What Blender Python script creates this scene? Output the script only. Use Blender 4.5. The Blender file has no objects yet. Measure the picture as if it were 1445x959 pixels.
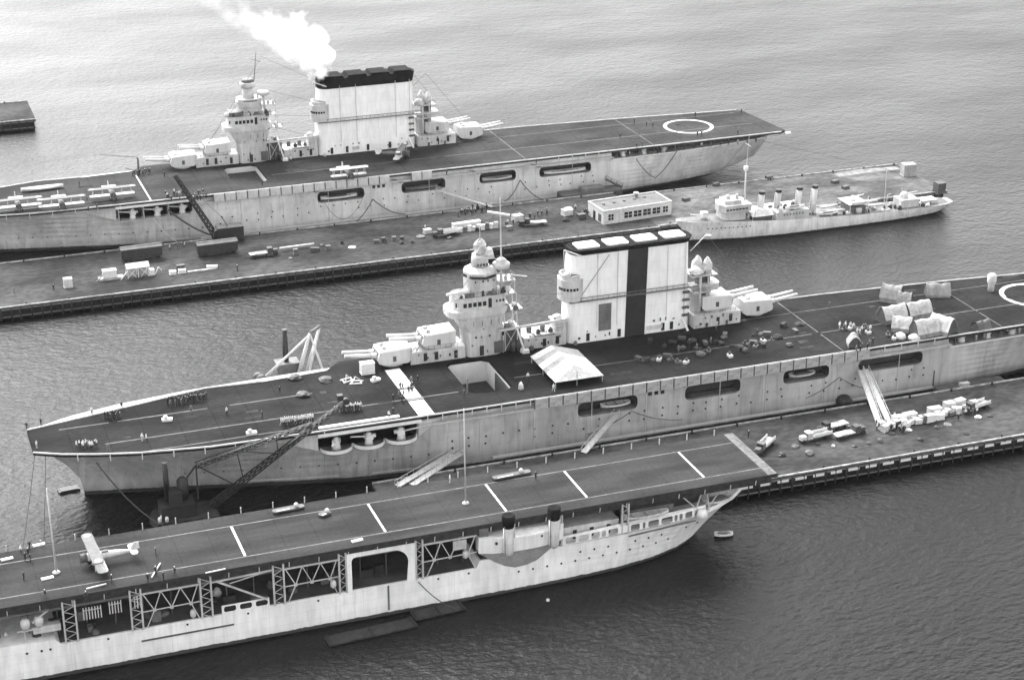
import bpy, bmesh, math, random
from mathutils import Vector, Matrix
random.seed(11)
R = math.radians
sc = bpy.context.scene

# ---------------------------------------------------------------- camera
IW, IH = 1445, 959
FPX = 2625.0
CAM = Vector((-24.7456, -358.3925, 179.8876))
PITCH, YAW, ROLL = R(22.566), R(19.9405), R(-0.0327)
FW = Vector((math.sin(YAW)*math.cos(PITCH), math.cos(YAW)*math.cos(PITCH), -math.sin(PITCH)))
_r = Vector((math.cos(YAW), -math.sin(YAW), 0)); _u = _r.cross(FW)
RT = _r*math.cos(ROLL)+_u*math.sin(ROLL); UP = -_r*math.sin(ROLL)+_u*math.cos(ROLL)
cam = bpy.data.cameras.new('camera'); camo = bpy.data.objects.new('camera', cam)
sc.collection.objects.link(camo)
camo.matrix_world = Matrix(((RT.x, UP.x, -FW.x, CAM.x), (RT.y, UP.y, -FW.y, CAM.y), (RT.z, UP.z, -FW.z, CAM.z), (0, 0, 0, 1)))
cam.sensor_width = 36; cam.lens = FPX/IW*36; cam.clip_start = 1; cam.clip_end = 60000
sc.camera = camo
def ray(u, v): return FW+RT*(u-IW/2)/FPX-UP*(v-IH/2)/FPX
def at(u, v, z):
    d = ray(u, v); p = CAM+d*((z-CAM.z)/d.z); return p
def aty(u, v, y):
    d = ray(u, v); return CAM+d*((y-CAM.y)/d.y)

# ---------------------------------------------------------------- light
SUN_EL, SUN_AZ = R(49), R(-13)        # azimuth from +Y towards +X
w = bpy.data.worlds.new('World'); sc.world = w; w.use_nodes = True
nt = w.node_tree; bg = nt.nodes['Background']
sky = nt.nodes.new('ShaderNodeTexSky'); sky.sky_type = 'NISHITA'; sky.sun_disc = False
sky.sun_elevation = SUN_EL; sky.sun_rotation = SUN_AZ
sky.dust_density = 3.0; sky.air_density = 1.0; sky.ozone_density = 1.0; sky.altitude = 0
bw = nt.nodes.new('ShaderNodeRGBToBW')
nt.links.new(sky.outputs[0], bw.inputs[0]); nt.links.new(bw.outputs[0], bg.inputs[0])
bg.inputs[1].default_value = 0.15
sl = bpy.data.lights.new('sun', 'SUN'); sl.energy = 0.5; sl.angle = R(25); sl.color = (1, 1, 1)
so = bpy.data.objects.new('sun', sl); sc.collection.objects.link(so)
sd = Vector((math.sin(SUN_AZ)*math.cos(SUN_EL), math.cos(SUN_AZ)*math.cos(SUN_EL), math.sin(SUN_EL)))
so.rotation_euler = (-sd).to_track_quat('-Z', 'Y').to_euler()
vs = sc.view_settings
vs.view_transform = 'Standard'; vs.look = 'None'; vs.gamma = 1; vs.use_curve_mapping = False
vs.exposure = 2.45
sc.cycles.volume_bounces = 16; sc.cycles.max_bounces = 20

# ---------------------------------------------------------------- materials
MATS = {}
def gm(name, c, rough=.6, var=.18, sc1=.25, stretch=(1, 1, 1), var2=.1, sc2=2.0, spec=.4, boot=None, bump=0, lines=None, boothi=None, plates=None, grime=1.0):
    m = bpy.data.materials.new(name); m.use_nodes = True; n = m.node_tree; L = n.links.new
    b = n.nodes['Principled BSDF']; b.inputs['Roughness'].default_value = rough
    b.inputs['Specular IOR Level'].default_value = spec
    tc = n.nodes.new('ShaderNodeTexCoord'); mp = n.nodes.new('ShaderNodeMapping'); mp.inputs['Scale'].default_value = stretch
    L(tc.outputs['Object'], mp.inputs[0])
    def noise(s, src, det=4):
        t = n.nodes.new('ShaderNodeTexNoise'); t.inputs['Scale'].default_value = s; t.inputs['Detail'].default_value = det
        L(src, t.inputs['Vector']); return t.outputs['Fac']
    def mr(src, a, b2, lo=.38, hi=.62):
        q = n.nodes.new('ShaderNodeMapRange'); q.inputs[1].default_value = lo; q.inputs[2].default_value = hi
        q.inputs[3].default_value = a; q.inputs[4].default_value = b2; L(src, q.inputs[0]); return q.outputs[0]
    def mul(a, b2):
        q = n.nodes.new('ShaderNodeMath'); q.operation = 'MULTIPLY'
        for i, s in enumerate((a, b2)):
            if isinstance(s, (int, float)): q.inputs[i].default_value = s
            else: L(s, q.inputs[i])
        return q.outputs[0]
    a = mr(noise(sc1, mp.outputs[0]), 1-var, 1+var)
    a = mul(a, mr(noise(sc2, mp.outputs[0], 6), 1-var2, 1+var2))
    sx = n.nodes.new('ShaderNodeSeparateXYZ'); L(tc.outputs['Object'], sx.inputs[0])
    if lines:   # (axis, period, width, factor) : seams
        for ax, per, wd, fac in lines:
            q = n.nodes.new('ShaderNodeMath'); q.operation = 'PINGPONG'; q.inputs[1].default_value = per/2; L(sx.outputs[ax], q.inputs[0])
            q2 = n.nodes.new('ShaderNodeMath'); q2.operation = 'LESS_THAN'; q2.inputs[1].default_value = wd/2; L(q.outputs[0], q2.inputs[0])
            a = mul(a, mr(q2.outputs[0], 1, fac, 0, 1))
    if plates:
        cb = n.nodes.new('ShaderNodeCombineXYZ'); L(sx.outputs[0], cb.inputs[0]); L(sx.outputs[2], cb.inputs[1])
        bk = n.nodes.new('ShaderNodeTexBrick'); bk.inputs['Scale'].default_value = 1; bk.inputs['Brick Width'].default_value = plates[0]; bk.inputs['Row Height'].default_value = plates[1]
        bk.inputs['Mortar Size'].default_value = .03; bk.inputs['Color1'].default_value = (1,1,1,1); bk.inputs['Color2'].default_value = (plates[2],)*3+(1,); bk.inputs['Mortar'].default_value = (.8,.8,.8,1)
        L(cb.outputs[0], bk.inputs['Vector']); q = n.nodes.new('ShaderNodeRGBToBW'); L(bk.outputs['Color'], q.inputs[0]); a = mul(a, q.outputs[0])
    a = mul(a, c)
    if boot is not None:
        st_ = n.nodes.new('ShaderNodeMapping'); st_.inputs['Scale'].default_value = (1,1,.07); L(tc.outputs['Object'], st_.inputs[0])
        a = mul(a, mr(noise(1.1, st_.outputs[0], 3), 1, 1-.26*grime, .58, .72)); a = mul(a, mr(noise(.35, tc.outputs['Object'], 5), 1, 1-.14*grime, .55, .66))
        gz = n.nodes.new('ShaderNodeMath'); gz.operation = 'MULTIPLY_ADD'; gz.inputs[1].default_value = 2.4; L(noise(.8, st_.outputs[0], 4), gz.inputs[0]); L(sx.outputs[2], gz.inputs[2])
        a = mul(a, mr(gz.outputs[0], 1-.28*grime, 1, boot+1.3, boot+3.2))
        zn = n.nodes.new('ShaderNodeMath'); zn.operation = 'MULTIPLY_ADD'; zn.inputs[1].default_value = .5; L(noise(.9, tc.outputs['Object'], 4), zn.inputs[0]); L(sx.outputs[2], zn.inputs[2])
        q = n.nodes.new('ShaderNodeMath'); q.operation = 'GREATER_THAN'; q.inputs[1].default_value = boot+.25; L(zn.outputs[0], q.inputs[0])
        a = mul(a, mr(q.outputs[0], .05/c, 1, 0, 1))
    L(a, b.inputs['Base Color'])
    if bump:
        bp = n.nodes.new('ShaderNodeBump'); bp.inputs['Strength'].default_value = bump; bp.inputs['Distance'].default_value = .1
        L(noise(sc2*1.5, mp.outputs[0]), bp.inputs['Height']); L(bp.outputs[0], b.inputs['Normal'])
    MATS[name] = m; return m
STREAK = (1, 1, .22)
HM = gm('grey_hull_paint', .42, .55, .14, .1, STREAK, .10, .6, boot=.9, lines=[(0, 14.6, .12, .72), (2, 3.2, .05, .9)], plates=(7,2.3,.9))
HF = gm('pale_hull_paint', .58, .55, .12, .1, STREAK, .08, .6, boot=.9, lines=[(0, 12.2, .12, .75), (2, 3.2, .05, .92)], plates=(7,2.3,.92))
HL = gm('light_hull_paint', .8, .5, .08, .1, STREAK, .07, .8, boot=.7, lines=[(0, 17.7, .12, .85)], plates=(6,2,.96), grime=.4)
LT = gm('light_steel_paint', .47, .5, .12, .3, STREAK, .1, 1.5, lines=[(2, 2.4, .06, .86)], plates=(2.6,2.4,.92))
LG = gm('grey_steel_paint', .5, .5, .12, .3, STREAK, .1, 1.5)
FP = gm('funnel_paint', .80, .5, .05, .2, STREAK, .05, 1.2, plates=(3.4,2.7,.95))
TP = gm('turret_paint', .52, .5, .06, .4, STREAK, .05, 1.2)
WH = gm('white_paint', .62, .5, .05, .5, var2=.04)
CV = gm('white_canvas', .52, .85, .08, .4, var2=.08, sc2=1.2, bump=.3)
CG = gm('grey_canvas', .22, .9, .15, .5, var2=.1, sc2=1.5, bump=.3)
BK = gm('black_paint', .022, .5, .15, .4)
DG = gm('dark_grey_paint', .07, .6, .2, .4)
MG = gm('mid_grey_paint', .12, .6, .2, .4)
SH = gm('shaded_interior_grey', .05, .8, .2, .3)  # dark grey for recesses and interiors, their shade put into the colour
DECK = gm('stained_deck_planking', .018, .85, .34, .05, (1, 2.2, 1), .16, .7, spec=.04, lines=[(0, 7.5, .22, .62), (1, 3.1, .12, .8)], bump=.2)
DEKF = gm('weathered_deck_planking', .036, .85, .28, .05, (1, 2.2, 1), .14, .7, spec=.04, lines=[(0, 7.5, .24, .66), (1, 3.1, .12, .82)], bump=.2)
DEKL = gm('grey_deck_planking', .035, .85, .24, .06, (1, 4, 1), .16, 1.4, spec=.04, lines=[(1, 1.9, .09, .85), (0, 6.3, .14, .72)], bump=.2)
LINE = gm('faded_line_paint', .085, .7, .25, .4, var2=.25, sc2=1.2)
WLIN = gm('white_line_paint', .42, .7, .22, .9, var2=.3, sc2=2.5)
PIER = gm('pier_planking', .048, .85, .38, .045, (1, 1.6, 1), .22, .5, spec=.04, lines=[(0, 9.0, .07, .85)], bump=.4)
PILE = gm('creosoted_timber', .016, .8, .3, 1.0)
WOODL = gm('bleached_timber', .3, .8, .3, .6, var2=.2)
CAR = gm('dark_boxcar_paint', .03, .7, .2, 1.0, lines=[(0, 1.2, .06, .7)])
RF = gm('grey_roofing', .11, .8, .15, .4)
BKX = gm('sooty_black_paint', .012, .8, .3, .5, spec=.05)
PIEL = gm('bleached_pier_planking', .10, .85, .4, .06, (1, 1.6, 1), .22, .5, spec=.04, lines=[(0, 9.0, .07, .85)], bump=.4)
DKF = gm('dark_float_timber', .028, .85, .3, .8)
WFL = gm('faded_aircraft_dope', .11, .7, .1, .6)
ROPE = gm('tarred_rope', .05, .8, .1)
SKIN = gm('skin', .32, .6, .05)
DUN = gm('dark_uniform_cloth', .035, .9, .1)
GLS = gm('dark_window_glass', .02, .15, .0, spec=.6)

def water():
    m = bpy.data.materials.new('sea_water'); m.use_nodes = True; n = m.node_tree; L = n.links.new
    b = n.nodes['Principled BSDF']; b.inputs['Base Color'].default_value = (.003, .003, .003, 1)
    b.inputs['Roughness'].default_value = .34; b.inputs['IOR'].default_value = 1.33; b.inputs['Specular IOR Level'].default_value = .25
    tc = n.nodes.new('ShaderNodeTexCoord')
    def noise(s, rot, st, det):
        mp = n.nodes.new('ShaderNodeMapping'); mp.inputs['Rotation'].default_value = (0, 0, rot); mp.inputs['Scale'].default_value = st
        L(tc.outputs['Object'], mp.inputs[0])
        t = n.nodes.new('ShaderNodeTexNoise'); t.inputs['Scale'].default_value = s; t.inputs['Detail'].default_value = det
        L(mp.outputs[0], t.inputs['Vector']); return t.outputs['Fac']
    prev = None
    for s, rot, st, det, strg, dist in ((.16, .6, (1, 1.5, 1), 3, .5, .8), (.55, -.3, (1, 1.5, 1), 4, .9, .42), (2.2, .3, (1, 1.2, 1), 3, .6, .09)):
        bp = n.nodes.new('ShaderNodeBump'); bp.inputs['Strength'].default_value = strg; bp.inputs['Distance'].default_value = dist
        L(noise(s, rot, st, det), bp.inputs['Height'])
        if prev: L(prev, bp.inputs['Normal'])
        prev = bp.outputs[0]
    rn = noise(.012, .4, (1, 2.2, 1), 3); q = n.nodes.new('ShaderNodeMapRange'); q.inputs[1].default_value = .35; q.inputs[2].default_value = .65; q.inputs[3].default_value = .29; q.inputs[4].default_value = .41
    L(rn, q.inputs[0]); L(q.outputs[0], b.inputs['Roughness'])
    L(prev, b.inputs['Normal'])
    return m
WATER = water()

# ---------------------------------------------------------------- geometry helpers
COL = sc.collection
class G:
    def __init__(s): s.v = []; s.f = []; s.m = []; s.sm = []; s.M = None
    def add(s, vs_, fs, m=0, smooth=False):
        o = len(s.v); s.v += [tuple(x) for x in vs_]
        for f in fs: s.f.append([i+o for i in f]); s.m.append(m); s.sm.append(smooth)
        return s
    def box(s, x0, x1, y0, y1, z0, z1, m=0):
        return s.add([(x0,y0,z0),(x1,y0,z0),(x1,y1,z0),(x0,y1,z0),(x0,y0,z1),(x1,y0,z1),(x1,y1,z1),(x0,y1,z1)],
            [(0,3,2,1),(4,5,6,7),(0,1,5,4),(1,2,6,5),(2,3,7,6),(3,0,4,7)], m)
    def bar(s, a, b, w=.3, h=None, m=0):
        a = Vector(a); b = Vector(b); h = h or w; d = (b-a).normalized()
        ref = Vector((0,0,1)) if abs(d.z) < .95 else Vector((0,1,0))
        r = d.cross(ref).normalized()*w/2; u = r.cross(d).normalized()*h/2
        q = [a-r-u,a+r-u,a+r+u,a-r+u,b-r-u,b+r-u,b+r+u,b-r+u]
        return s.add(q, [(0,1,2,3),(7,6,5,4),(0,4,5,1),(1,5,6,2),(2,6,7,3),(3,7,4,0)], m)
    def tube(s, a, b, r0, r1=None, n=8, m=0, caps=True):
        a = Vector(a); b = Vector(b); r1 = r0 if r1 is None else r1; d = (b-a).normalized()
        ref = Vector((0,0,1)) if abs(d.z) < .95 else Vector((1,0,0))
        r = d.cross(ref).normalized(); u = r.cross(d)
        q = [a+(r*math.cos(t)+u*math.sin(t))*r0 for t in [2*math.pi*i/n for i in range(n)]]
        q += [b+(r*math.cos(t)+u*math.sin(t))*r1 for t in [2*math.pi*i/n for i in range(n)]]
        s.add(q, [(i,(i+1)%n,n+(i+1)%n,n+i) for i in range(n)], m, n > 6)
        if caps: o = len(s.v)-2*n; s.f += [list(range(o+n-1,o-1,-1)), list(range(o+n,o+2*n))]; s.m += [m,m]; s.sm += [False,False]
        return s
    def path(s, pts, r=.08, n=5, m=0):
        for a, b in zip(pts, pts[1:]): s.tube(a, b, r, r, n, m, False)
        return s
    def prism(s, poly, z0, z1, m=0, smooth=False, top=None, bot=None):
        n = len(poly); q = [(x,y,z0) for x,y in poly]+[(x,y,z1) for x,y in poly]
        s.add(q, [(i,(i+1)%n,n+(i+1)%n,n+i) for i in range(n)], m, smooth); o = len(s.v)-2*n
        s.f += [list(range(o+n-1,o-1,-1)), list(range(o+n,o+2*n))]; s.m += [m if bot is None else bot, m if top is None else top]; s.sm += [False,False]
        return s
    def yprism(s, poly, y0, y1, m=0):
        n = len(poly); q = [(x,y0,z) for x,z in poly]+[(x,y1,z) for x,z in poly]
        s.add(q, [(i,(i+1)%n,n+(i+1)%n,n+i) for i in range(n)], m); o = len(s.v)-2*n
        s.f += [list(range(o+n-1,o-1,-1)), list(range(o+n,o+2*n))]; s.m += [m,m]; s.sm += [False,False]
        return s
    def lathe(s, cx, cy, prof, n=16, m=0, smooth=True):
        q = [(cx+r*math.cos(2*math.pi*i/n), cy+r*math.sin(2*math.pi*i/n), z) for r, z in prof for i in range(n)]
        fs = [(k*n+i, k*n+(i+1)%n, (k+1)*n+(i+1)%n, (k+1)*n+i) for k in range(len(prof)-1) for i in range(n)]
        s.add(q, fs, m, smooth); o = len(s.v)-len(q)
        s.f += [list(range(o+n-1,o-1,-1)), list(range(len(s.v)-n,len(s.v)))]; s.m += [m,m]; s.sm += [False,False]
        return s
    def lump(s, x, y, z, rad, h, n=9, m=0, rnd=.22):
        prof = [(.75,0),(.95,.12),(1,.35),(.86,.6),(.62,.8),(.3,.95),(.06,1.0)]; q = []
        for k, (a, b) in enumerate(prof):
            for i in range(n):
                f = 1+random.uniform(-rnd,rnd)*(1 if 0 < k < 6 else .3); t_ = 2*math.pi*(i+.3*(k%2))/n
                q.append((x+rad*a*f*math.cos(t_), y+rad*a*f*math.sin(t_), z+h*b+random.uniform(-.04,.04)*h*(k > 0)))
        s.add(q, [(k*n+i, k*n+(i+1)%n, (k+1)*n+(i+1)%n, (k+1)*n+i) for k in range(len(prof)-1) for i in range(n)], m, False); o = len(s.v)-len(q)
        s.f += [list(range(o+n-1,o-1,-1)), list(range(len(s.v)-n,len(s.v)))]; s.m += [m,m]; s.sm += [False,False]
        return s
    def loft(s, rings, m=0, smooth=False, caps=True):
        n = len(rings[0]); q = [p for r in rings for p in r]
        s.add(q, [(k*n+i, k*n+(i+1)%n, (k+1)*n+(i+1)%n, (k+1)*n+i) for k in range(len(rings)-1) for i in range(n)], m, smooth); o = len(s.v)-len(q)
        if caps: s.f += [list(range(o+n-1,o-1,-1)), list(range(len(s.v)-n,len(s.v)))]; s.m += [m,m]; s.sm += [False,False]
        return s
    def build(s, name, mats, parent=None, label=None, bevel=0):
        me = bpy.data.meshes.new(name); me.from_pydata(s.v, [], s.f)
        if not isinstance(mats, (list, tuple)): mats = [mats]
        for x in mats: me.materials.append(x)
        me.polygons.foreach_set('material_index', s.m); me.polygons.foreach_set('use_smooth', s.sm)
        bm = bmesh.new(); bm.from_mesh(me); bmesh.ops.recalc_face_normals(bm, faces=bm.faces[:])
        if bevel: bmesh.ops.bevel(bm, geom=[e for e in bm.edges if len(e.link_faces) == 2 and e.calc_face_angle() > .6], offset=bevel, segments=1, affect='EDGES')
        bm.to_mesh(me); bm.free(); me.update()
        o = bpy.data.objects.new(name, me); COL.objects.link(o)
        if parent: o.parent = parent
        if label: o['label'] = label
        return o
def link_part(name, src, parent, loc=(0,0,0), rz=0):
    o = src.copy(); o.name = name; COL.objects.link(o); o.parent = parent; o.location = loc; o.rotation_euler = (0,0,rz); return o
def thing(name, label, cat, loc=(0,0,0), rz=0, group=None):
    o = bpy.data.objects.new(name, None); COL.objects.link(o); o.location = loc; o.rotation_euler = (0,0,rz)
    o['label'] = label; o['category'] = cat
    if group: o['group'] = group
    return o
def tag(o, label, cat, group=None):
    o['label'] = label; o['category'] = cat
    if group: o['group'] = group
    return o
KIDS = {}
def dup(root, loc, rz=0, label=None, group=None, parent=None, scale=None):
    def kids(o): return [c for c in list(bpy.data.objects) if c.parent == o]
    if root.name not in KIDS: KIDS[root.name] = [(k, [(q, []) for q in kids(k)]) for k in kids(root)]
    r = root.copy(); COL.objects.link(r); r.parent = parent; r.location = loc; r.rotation_euler = (0,0,rz)
    if scale: r.scale = scale
    if label: r['label'] = label
    if group: r['group'] = group
    for k, sub in KIDS[root.name]:
        c = k.copy(); COL.objects.link(c); c.parent = r
        for q, _ in sub: d = q.copy(); COL.objects.link(d); d.parent = c
    return r
def struct(o): o['kind'] = 'structure'; return o
def boolean(o, cut):
    cut.parent = o.parent
    md = o.modifiers.new('cut', 'BOOLEAN'); md.operation = 'DIFFERENCE'; md.object = cut; md.solver = 'EXACT'
    try: md.material_mode = 'TRANSFER'
    except Exception: pass
    dg = bpy.context.evaluated_depsgraph_get(); dg.update()
    me = bpy.data.meshes.new_from_object(o.evaluated_get(dg)); o.modifiers.clear(); o.data = me
    bpy.data.objects.remove(cut)
def rrect(x0, x1, z0, z1, r, k=4):
    p = []
    for cx, cz, a0 in ((x1-r, z1-r, 0), (x0+r, z1-r, 90), (x0+r, z0+r, 180), (x1-r, z0+r, 270)):
        for i in range(k+1):
            a = R(a0+90*i/k); p.append((cx+r*math.cos(a), cz+r*math.sin(a)))
    return p

# ---------------------------------------------------------------- sea and piers
g = G(); g.add([(-15000,-3000,0),(15000,-3000,0),(15000,25000,0),(-15000,25000,0)], [(0,1,2,3)])
struct(g.build('water', WATER))

def pier(label, x0, x1, y0, y1, top, loc, pile_step=3.2, pale=(), dm=None):
    t = thing('pier', label, 'pier', loc)
    G().box(x0, x1, y0, y1, top-.7, top).build('deck', dm or PIER, t)
    G().box(x0, x1, y0+.1, y0+.45, top+.004, top+.3).box(x0, x1, y1-.45, y1-.1, top+.004, top+.3).build('edge_timber', WOODL, t)
    G().box(x0+.5, x1-.5, y0+1.2, y1-1.2, -1, top-.72).build('fill_wall', PILE, t)
    G().box(x0, x1, y0-.18, y0-.003, .9, 1.15).box(x0, x1, y0-.18, y0-.003, top-.65, top-.35).build('wale', MG, t)
    src = None; k = 0; x = x0+.8
    while x < x1 and k < 96:
        if src is None: src = G().tube((0,0,-1),(0,0,top-.1), .22, .18, 7).build('piling', PILE, t); src.location = (x, y0-.25, 0)
        else: link_part('piling', src, t, (x+random.uniform(-.2,.2), y0-.25+random.uniform(-.05,.05), 0))
        x += pile_step; k += 1
    src = None; x = x0+4
    while x < x1:
        if src is None: src = G().lathe(0, 0, [(.2,0),(.16,.35),(.3,.5),(.28,.62)], 8).build('bollard', PILE, t); src.location = (x, y0+.9, top)
        else: link_part('bollard', src, t, (x, y0+.9, top)); link_part('bollard', src, t, (x+3, y1-.9, top))
        x += 11
    for a, b in pale: G().box(a, b, y0+.55, y0+1.15, top+.004, top+.06).build('kerb_plank', WOODL, t)
    return t
pier('long broad wooden pier crowded with gear between the far carrier and the middle carrier', -60, 189, 105.4, 140, 3.5, (0,0,0), 2.6, [(38,58),(60,72)])
pt = pier('wide outer end of the pier beyond the moored destroyer', 0, 96.5, 7.2, 37, 3.3, (189.3,99.6,0), 2.6, dm=PIEL)
p2 = pier('narrow wooden pier between the middle carrier and the nearest carrier', 66, 262, -49.3, -22.5, 3.5, (0,0,0), 2.6)
src = None
for i in range(46):
    x = 68+i*4.2
    if src is None: src = G().box(-1.3, 1.3, -.06, .06, 0, .55).build('fender_board', WH, p2); src.location = (x,-49.62,2.4)
    elif x < 258: link_part('fender_board', src, p2, (x,-49.62,2.4))
pier('end of a distant pier cut off by the left frame edge', -70, 33, 283, 309, 3.6, (0,0,0), 2.6)

# ---------------------------------------------------------------- common ship parts
def turret(parent, x, y, z, aft=False, barrels=2, mat=None):
    s = -1 if not aft else 1; mat = mat or TP
    def X(a): return x+ s*a*(.88 if abs(a) < 4.6 else .97)
    # footprint: a from -4.5 (rear) to 4.5 (face)
    g = G()
    prof = [(-4.5,1.1),(-3.4,.2),(2.2,0),(4.2,.9),(4.5,1.6),(3.9,3.9),(-4.5,4.2)]
    ring = lambda yy, sh: [(X(a), y+yy, z+.3+.86*max(0, zz-sh)) for a, zz in prof]
    g.loft([ring(-2.8,.25), ring(-2.6,0), ring(2.6,0), ring(2.8,.25)], 0)
    t = g.build('gun_turret', mat, parent)
    G().tube((x, y, z-.3), (x, y, z+.35), 2.7, 2.7, 20, 0).build('barbette', LT, t)
    for dy in (-1.15, 1.15):
        G().tube((X(3.6), y+dy, z+2.3), (X(5.2), y+dy, z+2.5), .66, .6, 10).tube((X(5.2), y+dy, z+2.5), (X(11.5), y+dy, z+3.3), .5, .36, 10).build('gun_barrel', mat, t)
        G().box(min(X(3.0),X(4.25)), max(X(3.0),X(4.25)), y+dy-.8, y+dy+.8, z+1.75, z+3.2).build('gun_port', DG, t)
        G().box(x-2.6, x-1.6, y+dy-.35, y+dy+.35, z+3.9, z+4.3).build('sight_hood', LT, t)
    G().box(x-.5, x+.3, y-2.86, y-2.79, z+1.1, z+2.3).build('door', DG, t)
    return t
def aa_gun_src():
    g = G().lathe(0, 0, [(1.0,0),(.8,.9),(.55,1.3)], 10).box(-.8, .8, -.75, .75, 1.2, 2.3).lathe(0, 0, [(.7,2.2),(.4,2.8)], 8)
    g.tube((.4,0,1.9),(1.5,0,1.7), .45, .45, 8)
    o = g.build('anti_aircraft_gun', WH)
    b = G().tube((-.5,0,1.9),(-4.1,0,2.6), .2, .14, 8).build('gun_barrel', WH, o)
    return o
AA = None
def aa_gun(parent, x, y, z, rz):
    global AA
    if AA is None: AA = aa_gun_src(); AA.parent = parent; AA.location = (x,y,z); AA.rotation_euler = (0,0,rz); return AA
    return dup(AA, (x,y,z), rz, parent=parent)
DOOR = {}
def doors(parent, pts, face=-1, w=.8, h=1.9, mat=BK):
    for x, y, z in pts: G().box(x-w/2, x+w/2, y-.05, y+.05, z+.25, z+h+.25).build('door', mat, parent)
PH = [None]
def portholes(parent, pts, r=.22):
    for p in pts:
        if PH[0] is None:
            PH[0] = G().tube((0,-.04,0),(0,.3,0), r, r, 8).build('porthole', BK, parent); PH[0].location = p
        else: link_part('porthole', PH[0], parent, p)

def hull_stations(st, nz=9):
    rings = []
    for x, wt, ww, zk, p, zt in st:
        pr = []
        zs = [zt+(zk-zt)*i/nz for i in range(nz+1)]
        for z in zs:
            f = max(0, (z-zk)/(zt-zk)); pr.append((ww+(wt-ww)*f**p, z))
        rings.append([(x,-y,z) for y, z in pr]+[(x,y,z) for y, z in reversed(pr)])
    return rings
def interp(tab, x, k):
    for a, b in zip(tab, tab[1:]):
        if a[0] <= x <= b[0]:
            t = (x-a[0])/(b[0]-a[0]) if b[0] > a[0] else 0; return a[k]+(b[k]-a[k])*t
    return tab[-1][k]
def half_w(st, x, z):
    wt, ww, zk, p, zt = [interp(st, x, k) for k in (1,2,3,4,5)]
    f = min(1, max(0, (z-zk)/(zt-zk))); return ww+(wt-ww)*f**p

# ---------------------------------------------------------------- big carriers
D = 14.6
CST = [(1,5.2,.3,12.0,.6,13.8),(3.5,7.3,.3,10.4,.8,13.8),(6.5,8.8,.3,7.6,1.2,13.8),(9,9.8,.3,4,1.8,13.8),(10,10.2,.4,-1,2.2,13.8),(20,12.6,2.6,-1,2,13.8),
 (34,14.6,6,-1,1.8,13.8),(50,15.5,10,-1,1.6,13.8),(65,16,13.4,-1,1.4,13.8),(80,16,15.2,-1,1.1,13.8),(95,16,15.9,-1,1,13.8),(208,16,15.9,-1,1,13.8),
 (208.05,16,15.9,-1,1,11.3),(229,15.8,12.5,-1,.9,11.5),(245,15.4,9.5,.4,.9,11.9),(255,14.6,7.6,2.4,.9,12.2),(262,13.8,6.2,4.0,.9,12.4),(263.2,13.2,5.6,4.4,.9,12.4)]
OPEN = [(114.8,129,7.9,11.3),(140.5,154.2,8,11.4),(165,176.7,8.2,11.5),(184.3,201.3,8.1,11.3)]
PORT = [(-.3,-7),(5,-9.8),(12,-12.3),(20,-14.5),(34,-16.6),(56,-17.2),(92,-17.4)]
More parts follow.
